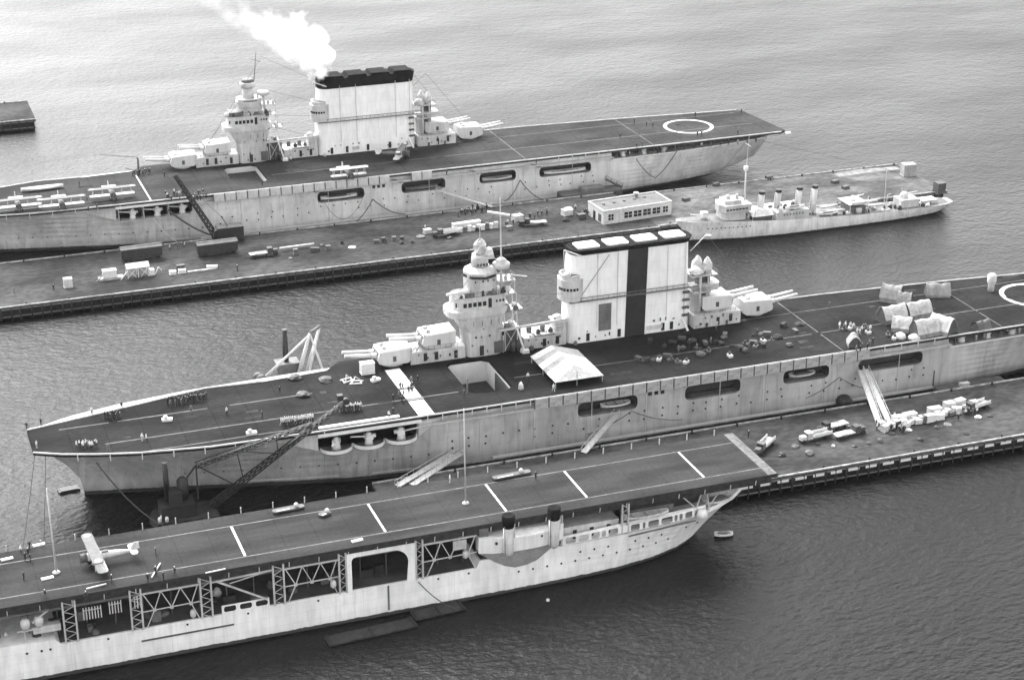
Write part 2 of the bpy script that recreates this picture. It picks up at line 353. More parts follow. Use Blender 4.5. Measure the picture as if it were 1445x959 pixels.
def carrier(kind, label, loc, rz):
    M_ = kind == 'M'
    t = thing('aircraft_carrier', label, 'aircraft carrier', loc, rz)
    hm = HM if M_ else HF
    h = G().loft(hull_stations(CST), 0, False).build('hull', [hm, SH, WH], t)
    cut = G()
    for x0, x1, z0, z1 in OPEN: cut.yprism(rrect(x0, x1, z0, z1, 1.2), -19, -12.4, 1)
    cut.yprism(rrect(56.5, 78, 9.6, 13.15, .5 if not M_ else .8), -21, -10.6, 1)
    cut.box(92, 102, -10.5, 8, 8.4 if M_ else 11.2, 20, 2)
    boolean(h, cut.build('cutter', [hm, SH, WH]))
    # flight deck
    dm = DECK if M_ else DEKF
    g = G()
    g.prism(PORT+[(92,17),(70,17),(66,13),(51,11.8),(38.7,12.4),(20,8.2),(8,5.6),(-.3,4)], D-.7, D)
    g.prism([(92,-17.4),(102,-17.4),(102,-9),(100.5,-10.5),(93.5,-10.5),(92,-9)], D-.7, D)
    g.prism([(92,17),(92,6.5),(93.5,8),(100.5,8),(102,6.5),(102,17)], D-.7, D)
    g.prism([(102,-17.4),(120,-17.4),(208,-17.2),(266,-16.9),(268,-15.5),(265.6,9.4),(264,10.6),(245,12.3),(229,14),(192,16.7),(165,17),(102,17)], D-.7, D)
    g.build('flight_deck', dm, t)
    # edge trim, painted marks
    g = G()
    pp = PORT+[(120,-17.4),(208,-17.2),(266,-16.9)]
    for (a, b), (c, d) in zip(pp, pp[1:]): g.bar((a,b-.05,D+.02),(c,d-.05,D+.02), .22, .3)
    g.build('edge_trim', LG if not M_ else LT, t); g = G()
    st = [(165,17),(192,16.7),(229,14),(245,12.3),(264,10.6)]
    for (a, b), (c, d) in zip(st, st[1:]): g.bar((a,b,D+.1),(c,d,D+.1), .22, .3)
    g.build('edge_trim', LG if not M_ else LT, t); g = G()
    st = [(-.3,4),(8,5.6),(20,8.2),(38.7,12.4),(51,11.8)]
    for (a, b), (c, d) in zip(st, st[1:]): g.bar((a,b,D+.12),(c,d,D+.12), .26, .3)
    g.build('edge_trim', LG if not M_ else LT, t)
    g = G()
    n = 44
    ri, ro = 6.9, 8.1
    for i in range(n):
        a, b = 2*math.pi*i/n, 2*math.pi*(i+1)/n
        g.add([(241+ri*math.cos(a),-1.2+ri*math.sin(a),D+.006),(241+ro*math.cos(a),-1.2+ro*math.sin(a),D+.006),(241+ro*math.cos(b),-1.2+ro*math.sin(b),D+.006),(241+ri*math.cos(b),-1.2+ri*math.sin(b),D+.006)], [(0,1,2,3)])
    g.build('painted_circle', WLIN, t)
    g = G()
    if M_:
        g.box(6, 60, 1.9, 2.25, D+.002, D+.008).box(14, 90, -8.2, -7.85, D+.002, D+.008).box(22, 56, -14.4, -14.1, D+.002, D+.008)
    else:
        g.box(20, 60, -12.0, -11.7, D+.002, D+.008)
    g.box(104, 262, -5.2, -4.9, D+.002, D+.008).box(166, 262, 8.2, 8.45, D+.002, D+.008).box(179.6, 179.9, -16.6, 16, D+.002, D+.008).box(222, 222.25, -16, 14, D+.002, D+.008)
    g.build('deck_lines', LINE, t)
    if M_:
        G().box(78.2, 81.6, -17.1, 8.4, D+.009, D+.13).build('lowered_wind_screen', WH, t, 'flat white strip lying across the deck by the gun turret')
        G().box(78.1, 81.7, -9.4, -8.2, D+.131, D+.3).box(78.1, 81.7, -3.1, -2.3, D+.131, D+.25).build('screen_hinge', MG, t)
        G().box(92, 102, -10.5, -10.2, 8.45, 8.9).build('lift_platform_edge', LG, t)
        G().box(101.7, 101.95, -10.2, 1.5, 8.6, 13.4).build('well_dark_panel', DG, t); G().box(96.5, 101.6, -10.3, -6.5, 9.6, 11.4).build('lift_machinery', DKF, t)  # flat dark panel added to darken the well's right wall
        G().prism([(92.1,-10.4),(101.9,-10.4),(101.9,7.9),(92.1,7.9)], 8.42, 8.8).build('lift_platform', DKF, t)
    else:
        G().box(66.2, 66.6, -16.5, 8.2, D+.009, D+.12).build('wind_screen_slot', LT, t)
        G().box(92.05, 101.95, -10.45, 7.95, 11.3, 12.2).build('lift_platform', DKF, t)
    # ---- port side walkway, screens, stanchions
    x0, x1 = (104, 186) if M_ else (84, 152)
    g = G().box(78, 208, -17.75, -15.95, 12.35, 12.5); g.build('side_walkway', LG, t)
    src = None; x = x0
    while x < x1-3:
        if not (not M_ and 134 < x < 141):
            if src is None:
                src = G().box(.12, 3.1, -.05, .05, 0, 2.15).box(-.05, .1, -.09, .09, -.2, 2.3, 1).build('screen_panel', [LT if not M_ else gm('screen_canvas', .3, .7, .2, .5), DG], t); src.location = (x,-17.85,12.55)
            else: link_part('screen_panel', src, t, (x,-17.85,12.55))
        x += 3.28
    src = None
    rng = [8+i*6.2 for i in range(9)]+([80+i*3.3 for i in range(8)] if M_ else [])+[190+i*4.4 for i in range(4)]
    for x in rng:
        yy = -interp([(a,b) for a, b in [(p[0],-p[1]) for p in PORT+[(300,-17.2)]]], x, 1)-.2
        if src is None: src = G().box(-.09, .09, -.09, .09, -1.5, .25).build('stanchion', LT, t); src.location = (x,yy,D)
        else: link_part('stanchion', src, t, (x,yy,D))
    # white rubbing strake near the water
    ys = [(95,205)] if M_ else [(80,206)]
    for a, b in ys: G().box(a, b, -16.16, -15.95, 1.3, 1.85).build('rubbing_strake', WH, t)
    g = G()
    for x in (40,50,60,70,80): g.bar((x,-half_w(CST,x,1.5)-.04,1.5),(x+10,-half_w(CST,x+10,1.5)-.04,1.5), .1, .35)
    g.build('boot_stripe', LT, t)
    # hull fittings: portholes in rows, drain pipes
    pts = []
    for i in range(32):
        x = 86+i*3.75
        for z in (5.2, 7.0):
            if random.random() < .8: pts.append((x+random.uniform(-.4,.4), -16.02, z+random.uniform(-.2,.2)))
    for i in range(14):
        x = 30+i*3.9; z = 4.5
        pts.append((x, -half_w(CST,x,z)-.02, z))
    portholes(t, pts[:76])
    for x0_, z0_ in ((131.5,10.6),(133,10.6),(134.5,10.6)): G().box(x0_, x0_+.9, -16.04, -15.9, z0_, z0_+.9).build('square_scuttle', BK, t)
    for x in (92, 104.5, 118, 131, 149, 160, 179, 195): G().box(x, x+.12, -16.1, -15.98, 1.9, 12.3).build('drain_pipe', LG, t)
    for x0_, x1_, z0_, z1_ in OPEN:
        G().box(x0_+.4, x1_-.4, -15.9, -13.5, z0_+.03, z0_+.35).build('boat_shelf', MG, t)
        G().bar((x0_-2.6,-17.0,13.0),(x0_+.6,-16.1,z1_+.1), .2).bar((x0_-3.2,-16.8,13.0),(x0_-.2,-16.1,z1_), .2).build('boat_boom', MG, t)
    # fairing forward of gun sponson
    g = G(); A = (47.5,-half_w(CST,47.5,12.6)-.15,12.7); 
    f1 = -half_w(CST,56.3,12.8)-.5; f2 = -half_w(CST,56.3,10)-1.2
    g.add([A,(56.4,f1-.6,13.6),(56.4,f2-.9,9.7),(56.4,-13,13.6),(56.4,-12,9.7)], [(0,2,1),(0,1,3),(0,4,2),(1,2,4,3)])
    g.build('sponson_fairing', LT, t); g = G()
    g.add([(78.1,-17.1,13.5),(83.5,-16.3,13.2),(78.1,-16.9,9.8),(78.1,-15,13.5),(78.1,-15,9.8)], [(0,1,2),(0,3,1),(1,4,2),(0,2,4,3)])
    g.build('sponson_fairing', LT, t)
    # gun platforms
    for k, x in enumerate((60.3, 67.3, 74.4)):
        if M_:
            prof = [(0,-11)]+[(x+3.3*math.cos(a), -16.6-2.5*math.sin(a)) for a in [math.pi*i/14 for i in range(15)]]
            pl = [(x+3.4*math.cos(a), -16.2-2.9*math.sin(a)) for a in [math.pi*i/14 for i in range(15)]]
            G().prism(pl+[(x-3.4,-11),(x+3.4,-11)], 9.35, 9.6).build('gun_platform', MG, t)
            g = G()
            for (a, b), (c, d) in zip(pl, pl[1:]): g.bar((a,b,9.95),(c,d,9.95), .12, .75)
            g.build('splinter_shield', WH, t)
            aa_gun(t, x, -16.4, 9.6, [1.1, .15, 2.9][k])
        else:
            G().prism([(x-3,-17.4),(x+3,-17.4),(x+3.2,-11),(x-3.2,-11)], 9.4, 9.6).build('gun_platform', LT, t)
            aa_gun(t, x+.8, -15.6, 9.6, .2)
            G().box(x-3.3, x-3.1, -17.0, -14, 9.6, 13.5).build('sponson_pillar', LT, t)
    G().box(56.2, 78.6, -17.75, -17.2, 13.35, 13.95).build('sponson_top_edge', WH, t)
    if M_: G().box(56.8, 74.2, -16.4, -15.5, D+.01, D+.35).build('deck_edge_locker', WH, t)
    # aft gallery
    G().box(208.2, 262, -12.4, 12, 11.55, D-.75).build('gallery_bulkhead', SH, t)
    g = G()
    for a, b in ((208.2,229),(229,245),(245,255),(255,262)):
        ya, yb = -interp(CST,a,1)-.25, -interp(CST,b,1)-.25
        if a > 208.3 or True: g.bar((a,ya,interp(CST,a,5) if a>208.3 else 11.35),(b,yb,interp(CST,b,5)), .25, .35)
    g.build('gallery_edge', WH, t)
    src = None
    for i in range(13):
        x = 210+i*4.2; zt = interp(CST,x,5)
        b = G().box(x-.1, x+.1, -interp(CST,x,1)+.1, -interp(CST,x,1)+.3, zt, D-.72).build('gallery_post', MG, t)
    for k, x in enumerate((212.5, 219.5, 226.5)): aa_gun(t, x, -14.4, 11.5, [.3, 2.8, .4][k])
    G().tube((267.6,-16.6,13.6),(269.5,-16.6,13.7), .55, .55, 10).build('floodlight', WH, t)
    # ---- island
    G().prism([(84.6,9.4),(97.5,9.4),(97.5,15.4),(86,15.4),(84.6,13.5)], D+.003, 17.5).build('forward_deckhouse', LT, t)
    doors(t, [(95.2,9.36,D),(88,9.36,D+.3),(90.6,9.36,D+.3)])
    turret(t, 81.0, 12.4, D+.3); turret(t, 91.4, 12.4, 17.5)
    # tower
    tw = G()
    def oct_(x0, x1, y0, y1, c): return [(x0+c,y0),(x1-c,y0),(x1,y0+c),(x1,y1-c),(x1-c,y1),(x0+c,y1),(x0,y1-c),(x0,y0+c)]
    def rp(x0, x1, y0, y1, r): return rrect(x0, x1, y0, y1, r)
    tw.loft([[(x,y,D+.003) for x, y in rp(97.6,106.6,8.8,15,2.0)], [(x,y,20.5) for x, y in rp(97.4,106.6,8.8,15,2.0)], [(x,y,24.6) for x, y in rp(94.8,107.4,8.3,15.4,2.4)]], 0)
    b1 = rp(93.6, 108.2, 8.0, 15.6, 2.6)
    tw.prism(b1, 24.6, 26.1, 0)
    tw.prism(rp(95.0,107.6,8.7,15.2,2.4), 26.1, 29.1, 0, top=1)
    tw.prism(rp(98.4,105.6,9.0,14.8,2.0), 29.1, 33.9, 0)
    tower = tw.build('bridge_tower', [LT, MG], t)
    for i in range(5): G().box(96.9+i*1.15, 97.7+i*1.15, 8.6, 8.75, 26.9, 27.9).build('window', GLS, tower)
    for i in range(4): G().box(95.3+i*.55, 95.32+i*.55+.35, 9.5-i*.22, 9.7-i*.22, 26.9, 27.9).build('window', GLS, tower)
    G().box(102.8, 103.6, 8.62, 8.74, 26.3, 28.5).build('door', BK, tower)
    for i in range(3): G().box(104.6+i*.8, 105+i*.8, 8.62, 8.76, 27.4, 27.9).build('window', GLS, tower)
    G().box(100.7, 101.7, 8.72, 8.9, D+.2, D+2.6).build('door', BK, tower)
    for x in (98.4, 99.6, 106.2): G().box(x, x+.25, 8.72, 8.85, D+.2, 19).build('ladder', LG, tower)
    # upper control tower
    if M_:
        up = G(); up.lathe(101.9, 11.9, [(3.2,33.9),(3.9,33.95),(3.9,34.5),(2.4,35.4)], 8, 0, False)
        up.lathe(101.9, 11.9, [(2.0,35.4),(1.9,37.2),(1.7,38.2)], 14); up.lump(102.0, 11.9, 38.1, 1.5, 3.7, 9); up.tube((102,11.9,41.8),(102,11.9,44.2), .12, .06, 6)
        up.lump(103.7, 10.8, 37.4, 1.1, 2.6, 8).bar((102,11,38.2),(106.2,9.6,36.8),.14).box(100.2,104.6,9.7,9.8,37.4,38.0)
        for k in range(5): up.box(100.6+k*.7, 100.9+k*.7, 9.6, 9.75, 36.0, 36.5, 1)
        up.build('fire_control_top', [LT, BK], t)
        G().lathe(101.9, 11.9, [(3.95,33.3),(3.95,33.85)], 8, 0, False).build('control_top_rim', BK, t)
        m = G(); m.tube((106.4,9.6,29),(106.1,9.6,35.2), .4, .3, 8).tube((106.2,9.6,37),(106.0,9.6,51.5), .2, .12, 6)
        m.build('mast', LT, t)
        G().lathe(106.2, 9.6, [(1.0,34.9),(1.9,35.2),(2.0,36.2),(1.3,36.3),(1.2,37.0),(.5,37.5)], 16).build('mast_platform', LT, t)
        G().bar((103.0,9.6,48.6),(107.2,6.8,48.2), .42, .42).build('yard', WH, t)
        G().bar((99.6,10,35.0),(112.0,8.6,32.6), .22, .22).build('signal_yard', LT, t)
        G().tube((93.2,9.5,30.3),(98.5,9.5,30.5), .3, .55, 10).build('rangefinder', WH, t)
        G().lump(95.4, 9.8, 29.1, 1.1, 1.3).build('canvas_cover', CV, t)
    else:
        up = G(); up.lathe(101.9, 11.9, [(3.2,31.8),(3.9,31.9),(3.9,33.2),(3.4,33.3)], 12, 0, False).lathe(101.9, 11.9, [(1.9,33.2),(1.7,37)], 12).lathe(101.9, 11.9, [(1.9,37),(2.3,37.3),(2.3,38.6),(2.0,38.7)], 12)
        up.build('fire_control_top', LT, t)
        G().lathe(101.9, 11.9, [(3.6,33.3),(3.5,33.7)], 12, 0, False).build('control_top_roof', MG, t); G().lathe(101.9, 11.9, [(1.95,38.7),(1.6,39.6)], 10).build('control_top_roof', MG, t)
        G().tube((103.6,11,38),(104.8,11,47.5), .16, .08, 6).bar((103.2,11,45.6),(106.0,10.2,44.8), .14).build('mast', MG, t)
        G().lathe(106.0, 9.8, [(1.6,34.9),(1.8,35.0),(1.8,36.0),(1.6,36)], 12).build('mast_platform', LT, t)
        G().tube((106.4,9.6,29),(106.0,9.8,35), .4, .3, 8).tube((104.2,12.5,29),(104.8,11,36), .3, .25, 8).build('mast_leg', LG, t)
        G().box(95.4, 99.5, 9.2, 13.5, 29.12, 30.4).build('bridge_canopy', MG, t)
        G().lathe(94.9, 10.0, [(.7,29.1),(.9,29.9),(.5,30.5)], 10).build('canvas_cover', CV, t)
    # clutter behind the tower : searchlight platforms, struts, boat boom
    cl = G()
    cl.box(106.5, 110.5, 9.5, 13, 20.2, 20.4).box(107, 111.5, 9.8, 13, 24.4, 24.6).box(106.5, 109.8, 10, 13, 28.3, 28.5)
    for x, y in ((107.2,9.8),(110.2,9.8),(110.2,12.6),(107.2,12.6)): cl.bar((x,y,D),(x-.3,y,28.4), .18)
    cl.bar((107,9.8,D),(110.2,9.8,20.2), .12).bar((110.2,9.8,D),(107,9.8,20.2), .12).bar((107,9.8,20.4),(110.2,9.8,24.4), .12)
    cl.build('searchlight_trestle', LG, t)
    for x, y, z in ((109.4,10.2,24.6),(108.2,10.4,28.5),(108.5,10.2,20.4)):
        G().lathe(x, y, [(.25,z),(.25,z+.5),(.6,z+.6),(.6,z+1.4),(.2,z+1.6)], 10).build('searchlight', WH if random.random() < .6 else LG, t)
    G().bar((105.0,8.0,20.6),(122.0,8.6,20.9), .35, .5).build('boat_boom', LT, t)
    G().bar((111.0,7.4,15.0),(109.4,8.2,20.7), .4, .4).box(110.4, 112.0, 6.8, 7.9, D+.003, D+.8).build('boom_crutch', WH, t)
    G().box(114, 120.5, 8.4, 12.5, 17.9, 18.1).build('gun_deck', LG, t)
    for x in (113.2, 116.5): G().lathe(x, 10.5, [(.6,18.1),(.7,19.2),(.3,19.8)], 8).build('ventilator', MG, t)
    G().box(111.4, 121.8, 8.9, 15, D+.003, 17.4).build('midship_deckhouse', LT, t)
    doors(t, [(116.4,8.86,D),(119.6,8.86,D+.2)]); 
    for x in (109.0, 110.3): G().lathe(x, 9.4, [(.7,D),(.75,16.6),(.5,17)], 8).build('ventilator', DG, t)
    G().box(119.0, 121.6, 8.5, 12, 17.4, 20.4).build('winch_house', LT, t)
    G().box(118.6, 121.9, 8.2, 12.4, 20.4, 20.6).build('gun_deck', LG, t)
    G().lump(119.8, 9.8, 20.6, 1.2, 1.5).build('canvas_cover', CV if M_ else LT, t)
    # funnel
    rr = lambda x0, x1, y0, y1, r: rrect(x0, x1, y0, y1, r, 6)
    f = G()
    f.loft([[(x,y,D+.003) for x, y in rr(121.9,153.2,8.3,15.2,2.6)], [(x,y,25) for x, y in rr(122.2,152.8,8.4,15.0,2.6)], [(x,y,36) for x, y in rr(123.0,152.6,8.5,14.9,2.6)]], 0, False)
    fun = f.build('funnel', FP, t)
    c = G(); rimlo = rr(122.8,152.8,8.3,15.1,2.7); rimhi = rr(122.9,153.4,8.3,15.1,2.7)
    c.loft([[(x,y,36-(.01 if M_ else .9)) for x, y in rimlo], [(x,y,37.0+(0 if M_ else 1.0)) for x, y in rimhi]], 0)
    c.build('funnel_cap', BKX, fun)
    for k in range(4):
        a = 124.6+k*7.15; zc = 37.0+(0 if M_ else 1.0)
        if M_: G().prism(rrect(a+.2, a+5.6, 9.5, 13.9, .6), zc+.003, zc+.35).build('funnel_cover', CV if k != 1 else gm('patched_canvas', .55, .85, .2, .5), fun, 'grey patched cover' if k == 1 else None)
        else: G().yprism([(a,zc+.003),(a+6.2,zc+.003),(a+5.7,zc+.75),(a+.5,zc+.75)], 8.6, 14.6).build('smoke_pipe', BKX, fun)
    if M_: G().yprism([(136.1,D+.02),(141.1,D+.02),(141.5,35.98),(136.6,35.98)], 8.24, 8.6).build('painted_stripe', BK, fun, 'broad black stripe down the middle of the funnel side')
    G().box(122, 154.5, 7.6, 8.3, 24.9, 25.02).bar((122,7.6,25.9),(154.5,7.6,25.9), .07).build('catwalk', MG, fun)
    for x in (129, 134, 146.5, 151): G().box(x, x+.14, 8.28, 8.42, 18, 35.9).build('pipe', LG, fun)
    if M_:
        G().box(129.5, 132.6, 8.2, 8.4, 17, 23.6).build('grille', MG, fun)
        G().bar((124,8.0,25),(131.8,8.0,35.6), .1).build('stay', MG, fun)
    G().bar((121.2,9.5,37.4),(125,8,36.0), .25).bar((121.2,9.5,37.4),(121.4,9.5,32), .15).build('funnel_outrigger', LG, fun)
    for x in ((126.5,134.3,145.4,147.6) if M_ else (125.6,130.4,137,144)): G().box(x, x+.8, 8.2, 8.32, D+.3, D+2.2).build('door', BK, fun)
    G().box(141.7 if M_ else 132.5, 145.6 if M_ else 134.6, 8.05, 8.3, D+1, D+2).build('vent_grille', LG, fun)
    # navigation box at forward end of funnel
    nb = G(); nb.prism(rr(120.4,126.0,7.3,13.6,2.6), 25.3, 30.4).prism(rr(120.8,125.2,7.7,13.2,2.1), 30.4, 31.4)
    nbo = nb.build('fighting_top', LT, t)
    for i in range(7):
        a = R(185+i*17); G().box(-.28, .28, -.06, .06, 28.0, 28.6).build('window', GLS, nbo).location = (123.0+2.65*math.cos(a), 9.9+2.65*math.sin(a), 0)
    for o in [c for c in bpy.data.objects if c.parent == nbo]:
        o.rotation_euler.z = math.atan2(o.location.y-9.9, o.location.x-123.0)-math.pi/2
    G().prism(rr(121.2,124.8,8.1,12.8,1.7), 31.4, 31.46).build('top_floor', DG, nbo)
    if M_: G().lump(121.8, 8.8, 31.4, .9, 1.1).build('canvas_cover', CV, nbo)
    # after deckhouse, aft tower, turrets
    G().box(153.3, 165.4, 7.2, 14.5, D+.003, 17.7).build('after_deckhouse', LT, t)
    doors(t, [(159.5,7.16,D),(162.8,7.16,D+.5)])
    turret(t, 160.0, 11.4, 17.7, True, mat=TP if M_ else LT); turret(t, 171.2, 12.2, D+.2, True)
    at_ = G()
    at_.box(153.8, 155.8, 10.2, 13, D, 24).tube((155.2,8.6,17.7),(155.2,8.6,27), .35, .35, 8).tube((157.8,9.4,22.3),(157.6,9.4,27), .25, .25, 8)
    at_.box(152.9, 159.5, 8.2, 13.5, 27.0, 27.25).prism(rr(156,160.6,8.4,13.5,1.6), 23.2, 24.8).box(153.3, 158, 8.2, 12.5, 22.9, 23.15)
    at_.build('aft_control_tower', LT, t)
    G().box(155.9, 158.4, 10, 12.8, D+3.1, 27).build('tower_shaft', DG, t)
    at2 = G().lump(154.5, 9.6, 27.25, 1.6, 2.0, 8).lump(157.4, 9.8, 27.25, 1.2, 4.0, 8).lump(155.6, 11.2, 27.2, 1.4, 4.2, 8)
    at2.build('gun_director', CV if M_ else LT, t)
    G().bar((152.5,9,33.5),(156.6,9,37.2), .12).bar((156.2,9,36.9),(157.6,9,36.8), .7, .12).build('flag_spar', WH if M_ else MG, t)
    for z in (17.9, 19.8, 21.7, 23.6): G().box(150.6, 152.2, 7.7, 8.38, z, z+.45).build('vent_louvre', DG, t)
    G().bar((150.6,7.9,17.2),(151.4,6.4,D+.1), .5, .3).build('ladder', WH, t)
    def rail(pts, z, name='railing', m=MG, parent=t, close=True):
        g = G(); pp_ = pts+[pts[0]] if close else pts
        for (a, b), (c, d) in zip(pp_, pp_[1:]):
            g.bar((a,b,z+1.0),(c,d,z+1.0), .07).bar((a,b,z+.5),(c,d,z+.5), .05)
            L_ = math.hypot(c-a, d-b); nn = max(1, int(L_/1.3))
            for i in range(nn): f_ = i/nn; g.bar((a+(c-a)*f_,b+(d-b)*f_,z),(a+(c-a)*f_,b+(d-b)*f_,z+1.0), .06)
        g.build(name, m, parent)
    rail([(84.7,9.5),(97,9.5)], 17.5, close=False); rail([(113.9,8.5),(121,8.5)], 18.1, close=False); rail([(111.5,9),(121.7,9)], 17.4, close=False)
    rail([(153.4,7.3),(165.3,7.3)], 17.7, close=False); rail([(153,8.3),(159.4,8.3),(159.4,13.4)], 27.25, close=False); rail([(153.3,8.3),(158,8.3)], 23.15, close=False)
    rail([(98,8.9),(105.4,8.9),(106.8,10.4),(106.8,14)], 29.12, close=False); rail([(106.6,9.6),(111.4,9.8),(111.4,12.8)], 24.6, close=False); rail([(106.5,9.6),(110.4,9.6)], 20.4, close=False)
    rail([(122.2,7.6),(154.4,7.6)], 25.0, 'catwalk_rail', MG, fun, False)
    # small fittings: lockers, pipes, ladders and openings on the island walls
    rs = random.Random(5 if M_ else 9)
    F_ = []
    def strat(x0_, x1_, y, z0_, z1_, n_, rows, sizes):
        for i in range(n_):
            F_.append((x0_+(i+.2+.6*rs.random())*(x1_-x0_)/n_, y, z0_+(z1_-z0_)*((i*2+rs.randint(0,1)) % rows)/max(1, rows-1), rs.choice(sizes), rs.choice(sizes)*rs.choice((1,1.6)), BK if rs.random() < .5 else MG))
    strat(98.4,106,8.72,15.4,23,11,5,(.3,.4)); strat(85.5,96.5,9.34,15.6,16.6,6,2,(.3,.4)); strat(112,121,8.84,15.4,16.6,6,2,(.3,.4)); strat(154,164.5,7.14,15.4,16.8,7,2,(.3,.45))
    strat(123.5,135.5,8.24,15.6,17.2,6,2,(.3,.5)); strat(142.5,150.5,8.24,15.6,17.4,5,2,(.3,.5)); strat(98.8,105,8.94,30.2,32.4,4,2,(.3,.4))
    for x, y, z, a, b, m in F_: G().box(x, x+a, y-.08, y+.06, z, z+b).build('wall_fitting', m, t)
    for x in (103.4, 104.8): G().box(x, x+.14, 8.62, 8.76, 15, 24).build('stand_pipe', LG, t)
    G().box(104.2, 106.3, 8.5, 8.85, 15.0, 17.8).build('dark_recess_box', DG, t)  # solid dark box standing in for a shaded recess
    G().box(106.9, 111.0, 9.9, 14.6, D+.003, 19.6).build('uptake_house', DG, t)
    for x, y, z, a, h_ in ((107.2,8.9,20.4,1.1,1.4),(108.9,9.4,20.4,.8,1.2),(107.4,9.2,24.6,1.2,1.8),(109.6,9.3,24.6,.9,1.2),(106.9,9.3,28.5,1.0,1.6),(114.9,9.0,18.1,.8,1.3),(118.0,9.2,18.1,.8,1.2),(110.6,7.8,D,.9,1.3),(113.0,8.2,D,.8,1.2),(123.6,7.6,D,.7,1.1)):
        G().lump(x, y, z, a*.7, h_, 7).build('deck_locker', rs.choice((BK,DG,MG,LT)), t)
    for k in range(9):
        x = 96.6+k*1.25; G().lump(x, 9.15+.2*(k % 2), 29.12, rs.uniform(.35,.6), rs.uniform(.7,1.6), 7).build('bridge_gear', (BK,DG,MG,LG)[k % 4], t)
    G().box(105.4, 109.6, 9.4, 13.6, 31.7, 31.85).bar((109.4,9.6,28.5),(109.4,9.6,31.7), .16).bar((106,9.6,28.5),(109.4,9.6,31.7), .1).build('signal_platform', LG, t)
    rail([(105.6,9.4),(109.6,9.4),(109.6,13.6)], 31.85, close=False)
    for k in range(3): G().box(98.2+k*2.3, 99.6+k*2.3, 8.9, 9.05, 29.2, 30.1).build('dodger', DG if k != 1 else LG, t)
    for x, y, z in ((107.5,10.2,31.85),(108.9,10.0,31.85)): G().lump(x, y, z, .45, 1.3, 7).build('signal_lamp', LG, t)
    for x in (99.2, 101.2, 103.4, 105.2): G().bar((x,8.75,24.7),(x,8.2,22.2), .12).build('bridge_bracket', MG, t)
    G().box(96.9, 107.2, 8.2, 8.32, 24.62, 24.9).build('bridge_rubbing_strip', MG, t)
    for x in (87.5, 91, 94): G().box(x, x+1.2, 13.2, 14.6, 17.5, 18.6).build('ready_locker', LG, t)
    wires = [((106.0,9.6,50.5 if M_ else 46.5),(123.4,9.5,37.2)),((106.0,9.6,50.2 if M_ else 46.3),(86,9.6,17.8)),((106.2,9.6,36.5),(121.0,9.6,31.5)),((152.8,9,36.8),(157.4,9.8,31)),((98.4,9.1,33.5),(85,9.6,17.8)),((156.6,9,37.0),(171,12,19.5)),((109,9.8,28.3),(122.5,8.6,27)),((109,9.8,24.6),(120,9.0,20.9)),((107,9.5,20.6),(112,8.5,D+.2))]
    for a, b in wires: G().tube(a, b, .045, .045, 4).build('stay_wire', DG, t)
    for k in range(4):
        x = 154+k*2.6; G().bar((x,7.3,D),(x,7.0,D+1.1), .5, .3).build('deck_locker', DG if k % 2 else LG, t)
    # tie-down strips, scuffs and patches on the flight deck
    for i in range(26):
        x = rs.uniform(106,258); y = rs.uniform(-14,6 if x < 166 else 12); a = rs.uniform(1.5,7); b = rs.uniform(.5,1.8)
        G().prism(rrect(x, x+a, y, y+b, .2), D+.010+i*.0006, D+.0104+i*.0006).build('deck_patch', PAT[i%3], t)
    for i in range(12):
        x = rs.uniform(14,74); hw = 6+x*.06; y = rs.uniform(-hw,hw-5); a = rs.uniform(1,5); b = rs.uniform(.4,1.4)
        G().prism(rrect(x, x+a, y, y+b, .2), D+.010+i*.0006, D+.0104+i*.0006).build('deck_patch', PAT[i%3], t)
    return t
PAT = [gm('dark_deck_stain', .018, .85, .3, .5, spec=.04), gm('pale_deck_scuff', .045, .85, .3, .5, spec=.04), gm('oily_deck_stain', .026, .8, .3, .5, spec=.06)]
CM = carrier('M', 'grey aircraft carrier in the middle with a broad black stripe down its funnel', (0,0,0), 0)
CF = carrier('F', 'farthest aircraft carrier with black topped smoking funnel', (-16.44,163.14,0), R(.332))
OF = Vector((-16.44,163.14,0))
#PART2
# ---------------------------------------------------------------- nearest carrier
def strut_truss(parent, x0, x1, y=-9.9):
    W = x1-x0; top, mid, bot = 13.5, 9.9, 6.6
    X = lambda f: x0+W*f
    g = G().bar((x0,y,top),(x1,y,top), .22, .28).bar((x0,y,mid),(x1,y,mid+.15), .16, .18)
    T_ = [X(.02), X(.33), X(.67), X(.97)]; Mn = [X(.2), X(.5), X(.84)]
    for i in range(3):
        g.bar((T_[i],y,top),(Mn[i],y,mid), .17); g.bar((Mn[i],y,mid),(T_[i+1],y,top), .17)
    g.bar((Mn[0],y,mid),(X(.05),y,bot), .17).bar((Mn[2],y,mid),(X(.97),y,bot), .17)
    for q in Mn: g.box(q-.3, q+.3, y-.06, y+.06, mid-.3, mid+.3)
    g.build('side_truss', LT, parent)
def pillar(parent, x0, x1, y=-9.85, z0=6.4, z1=14.6):
    g = G().box(x0, x0+.3, y-.25, y+.25, z0, z1).box(x1-.3, x1, y-.25, y+.25, z0, z1)
    z = z0; s = 0
    while z < z1-.9:
        g.bar((x0+.2,y-.1,z),(x1-.2,y-.1,z+.9), .1) if s % 2 else g.bar((x1-.2,y-.1,z),(x0+.2,y-.1,z+.9), .1)
        z += .9; s += 1
    g.build('lattice_pillar', LT, parent)
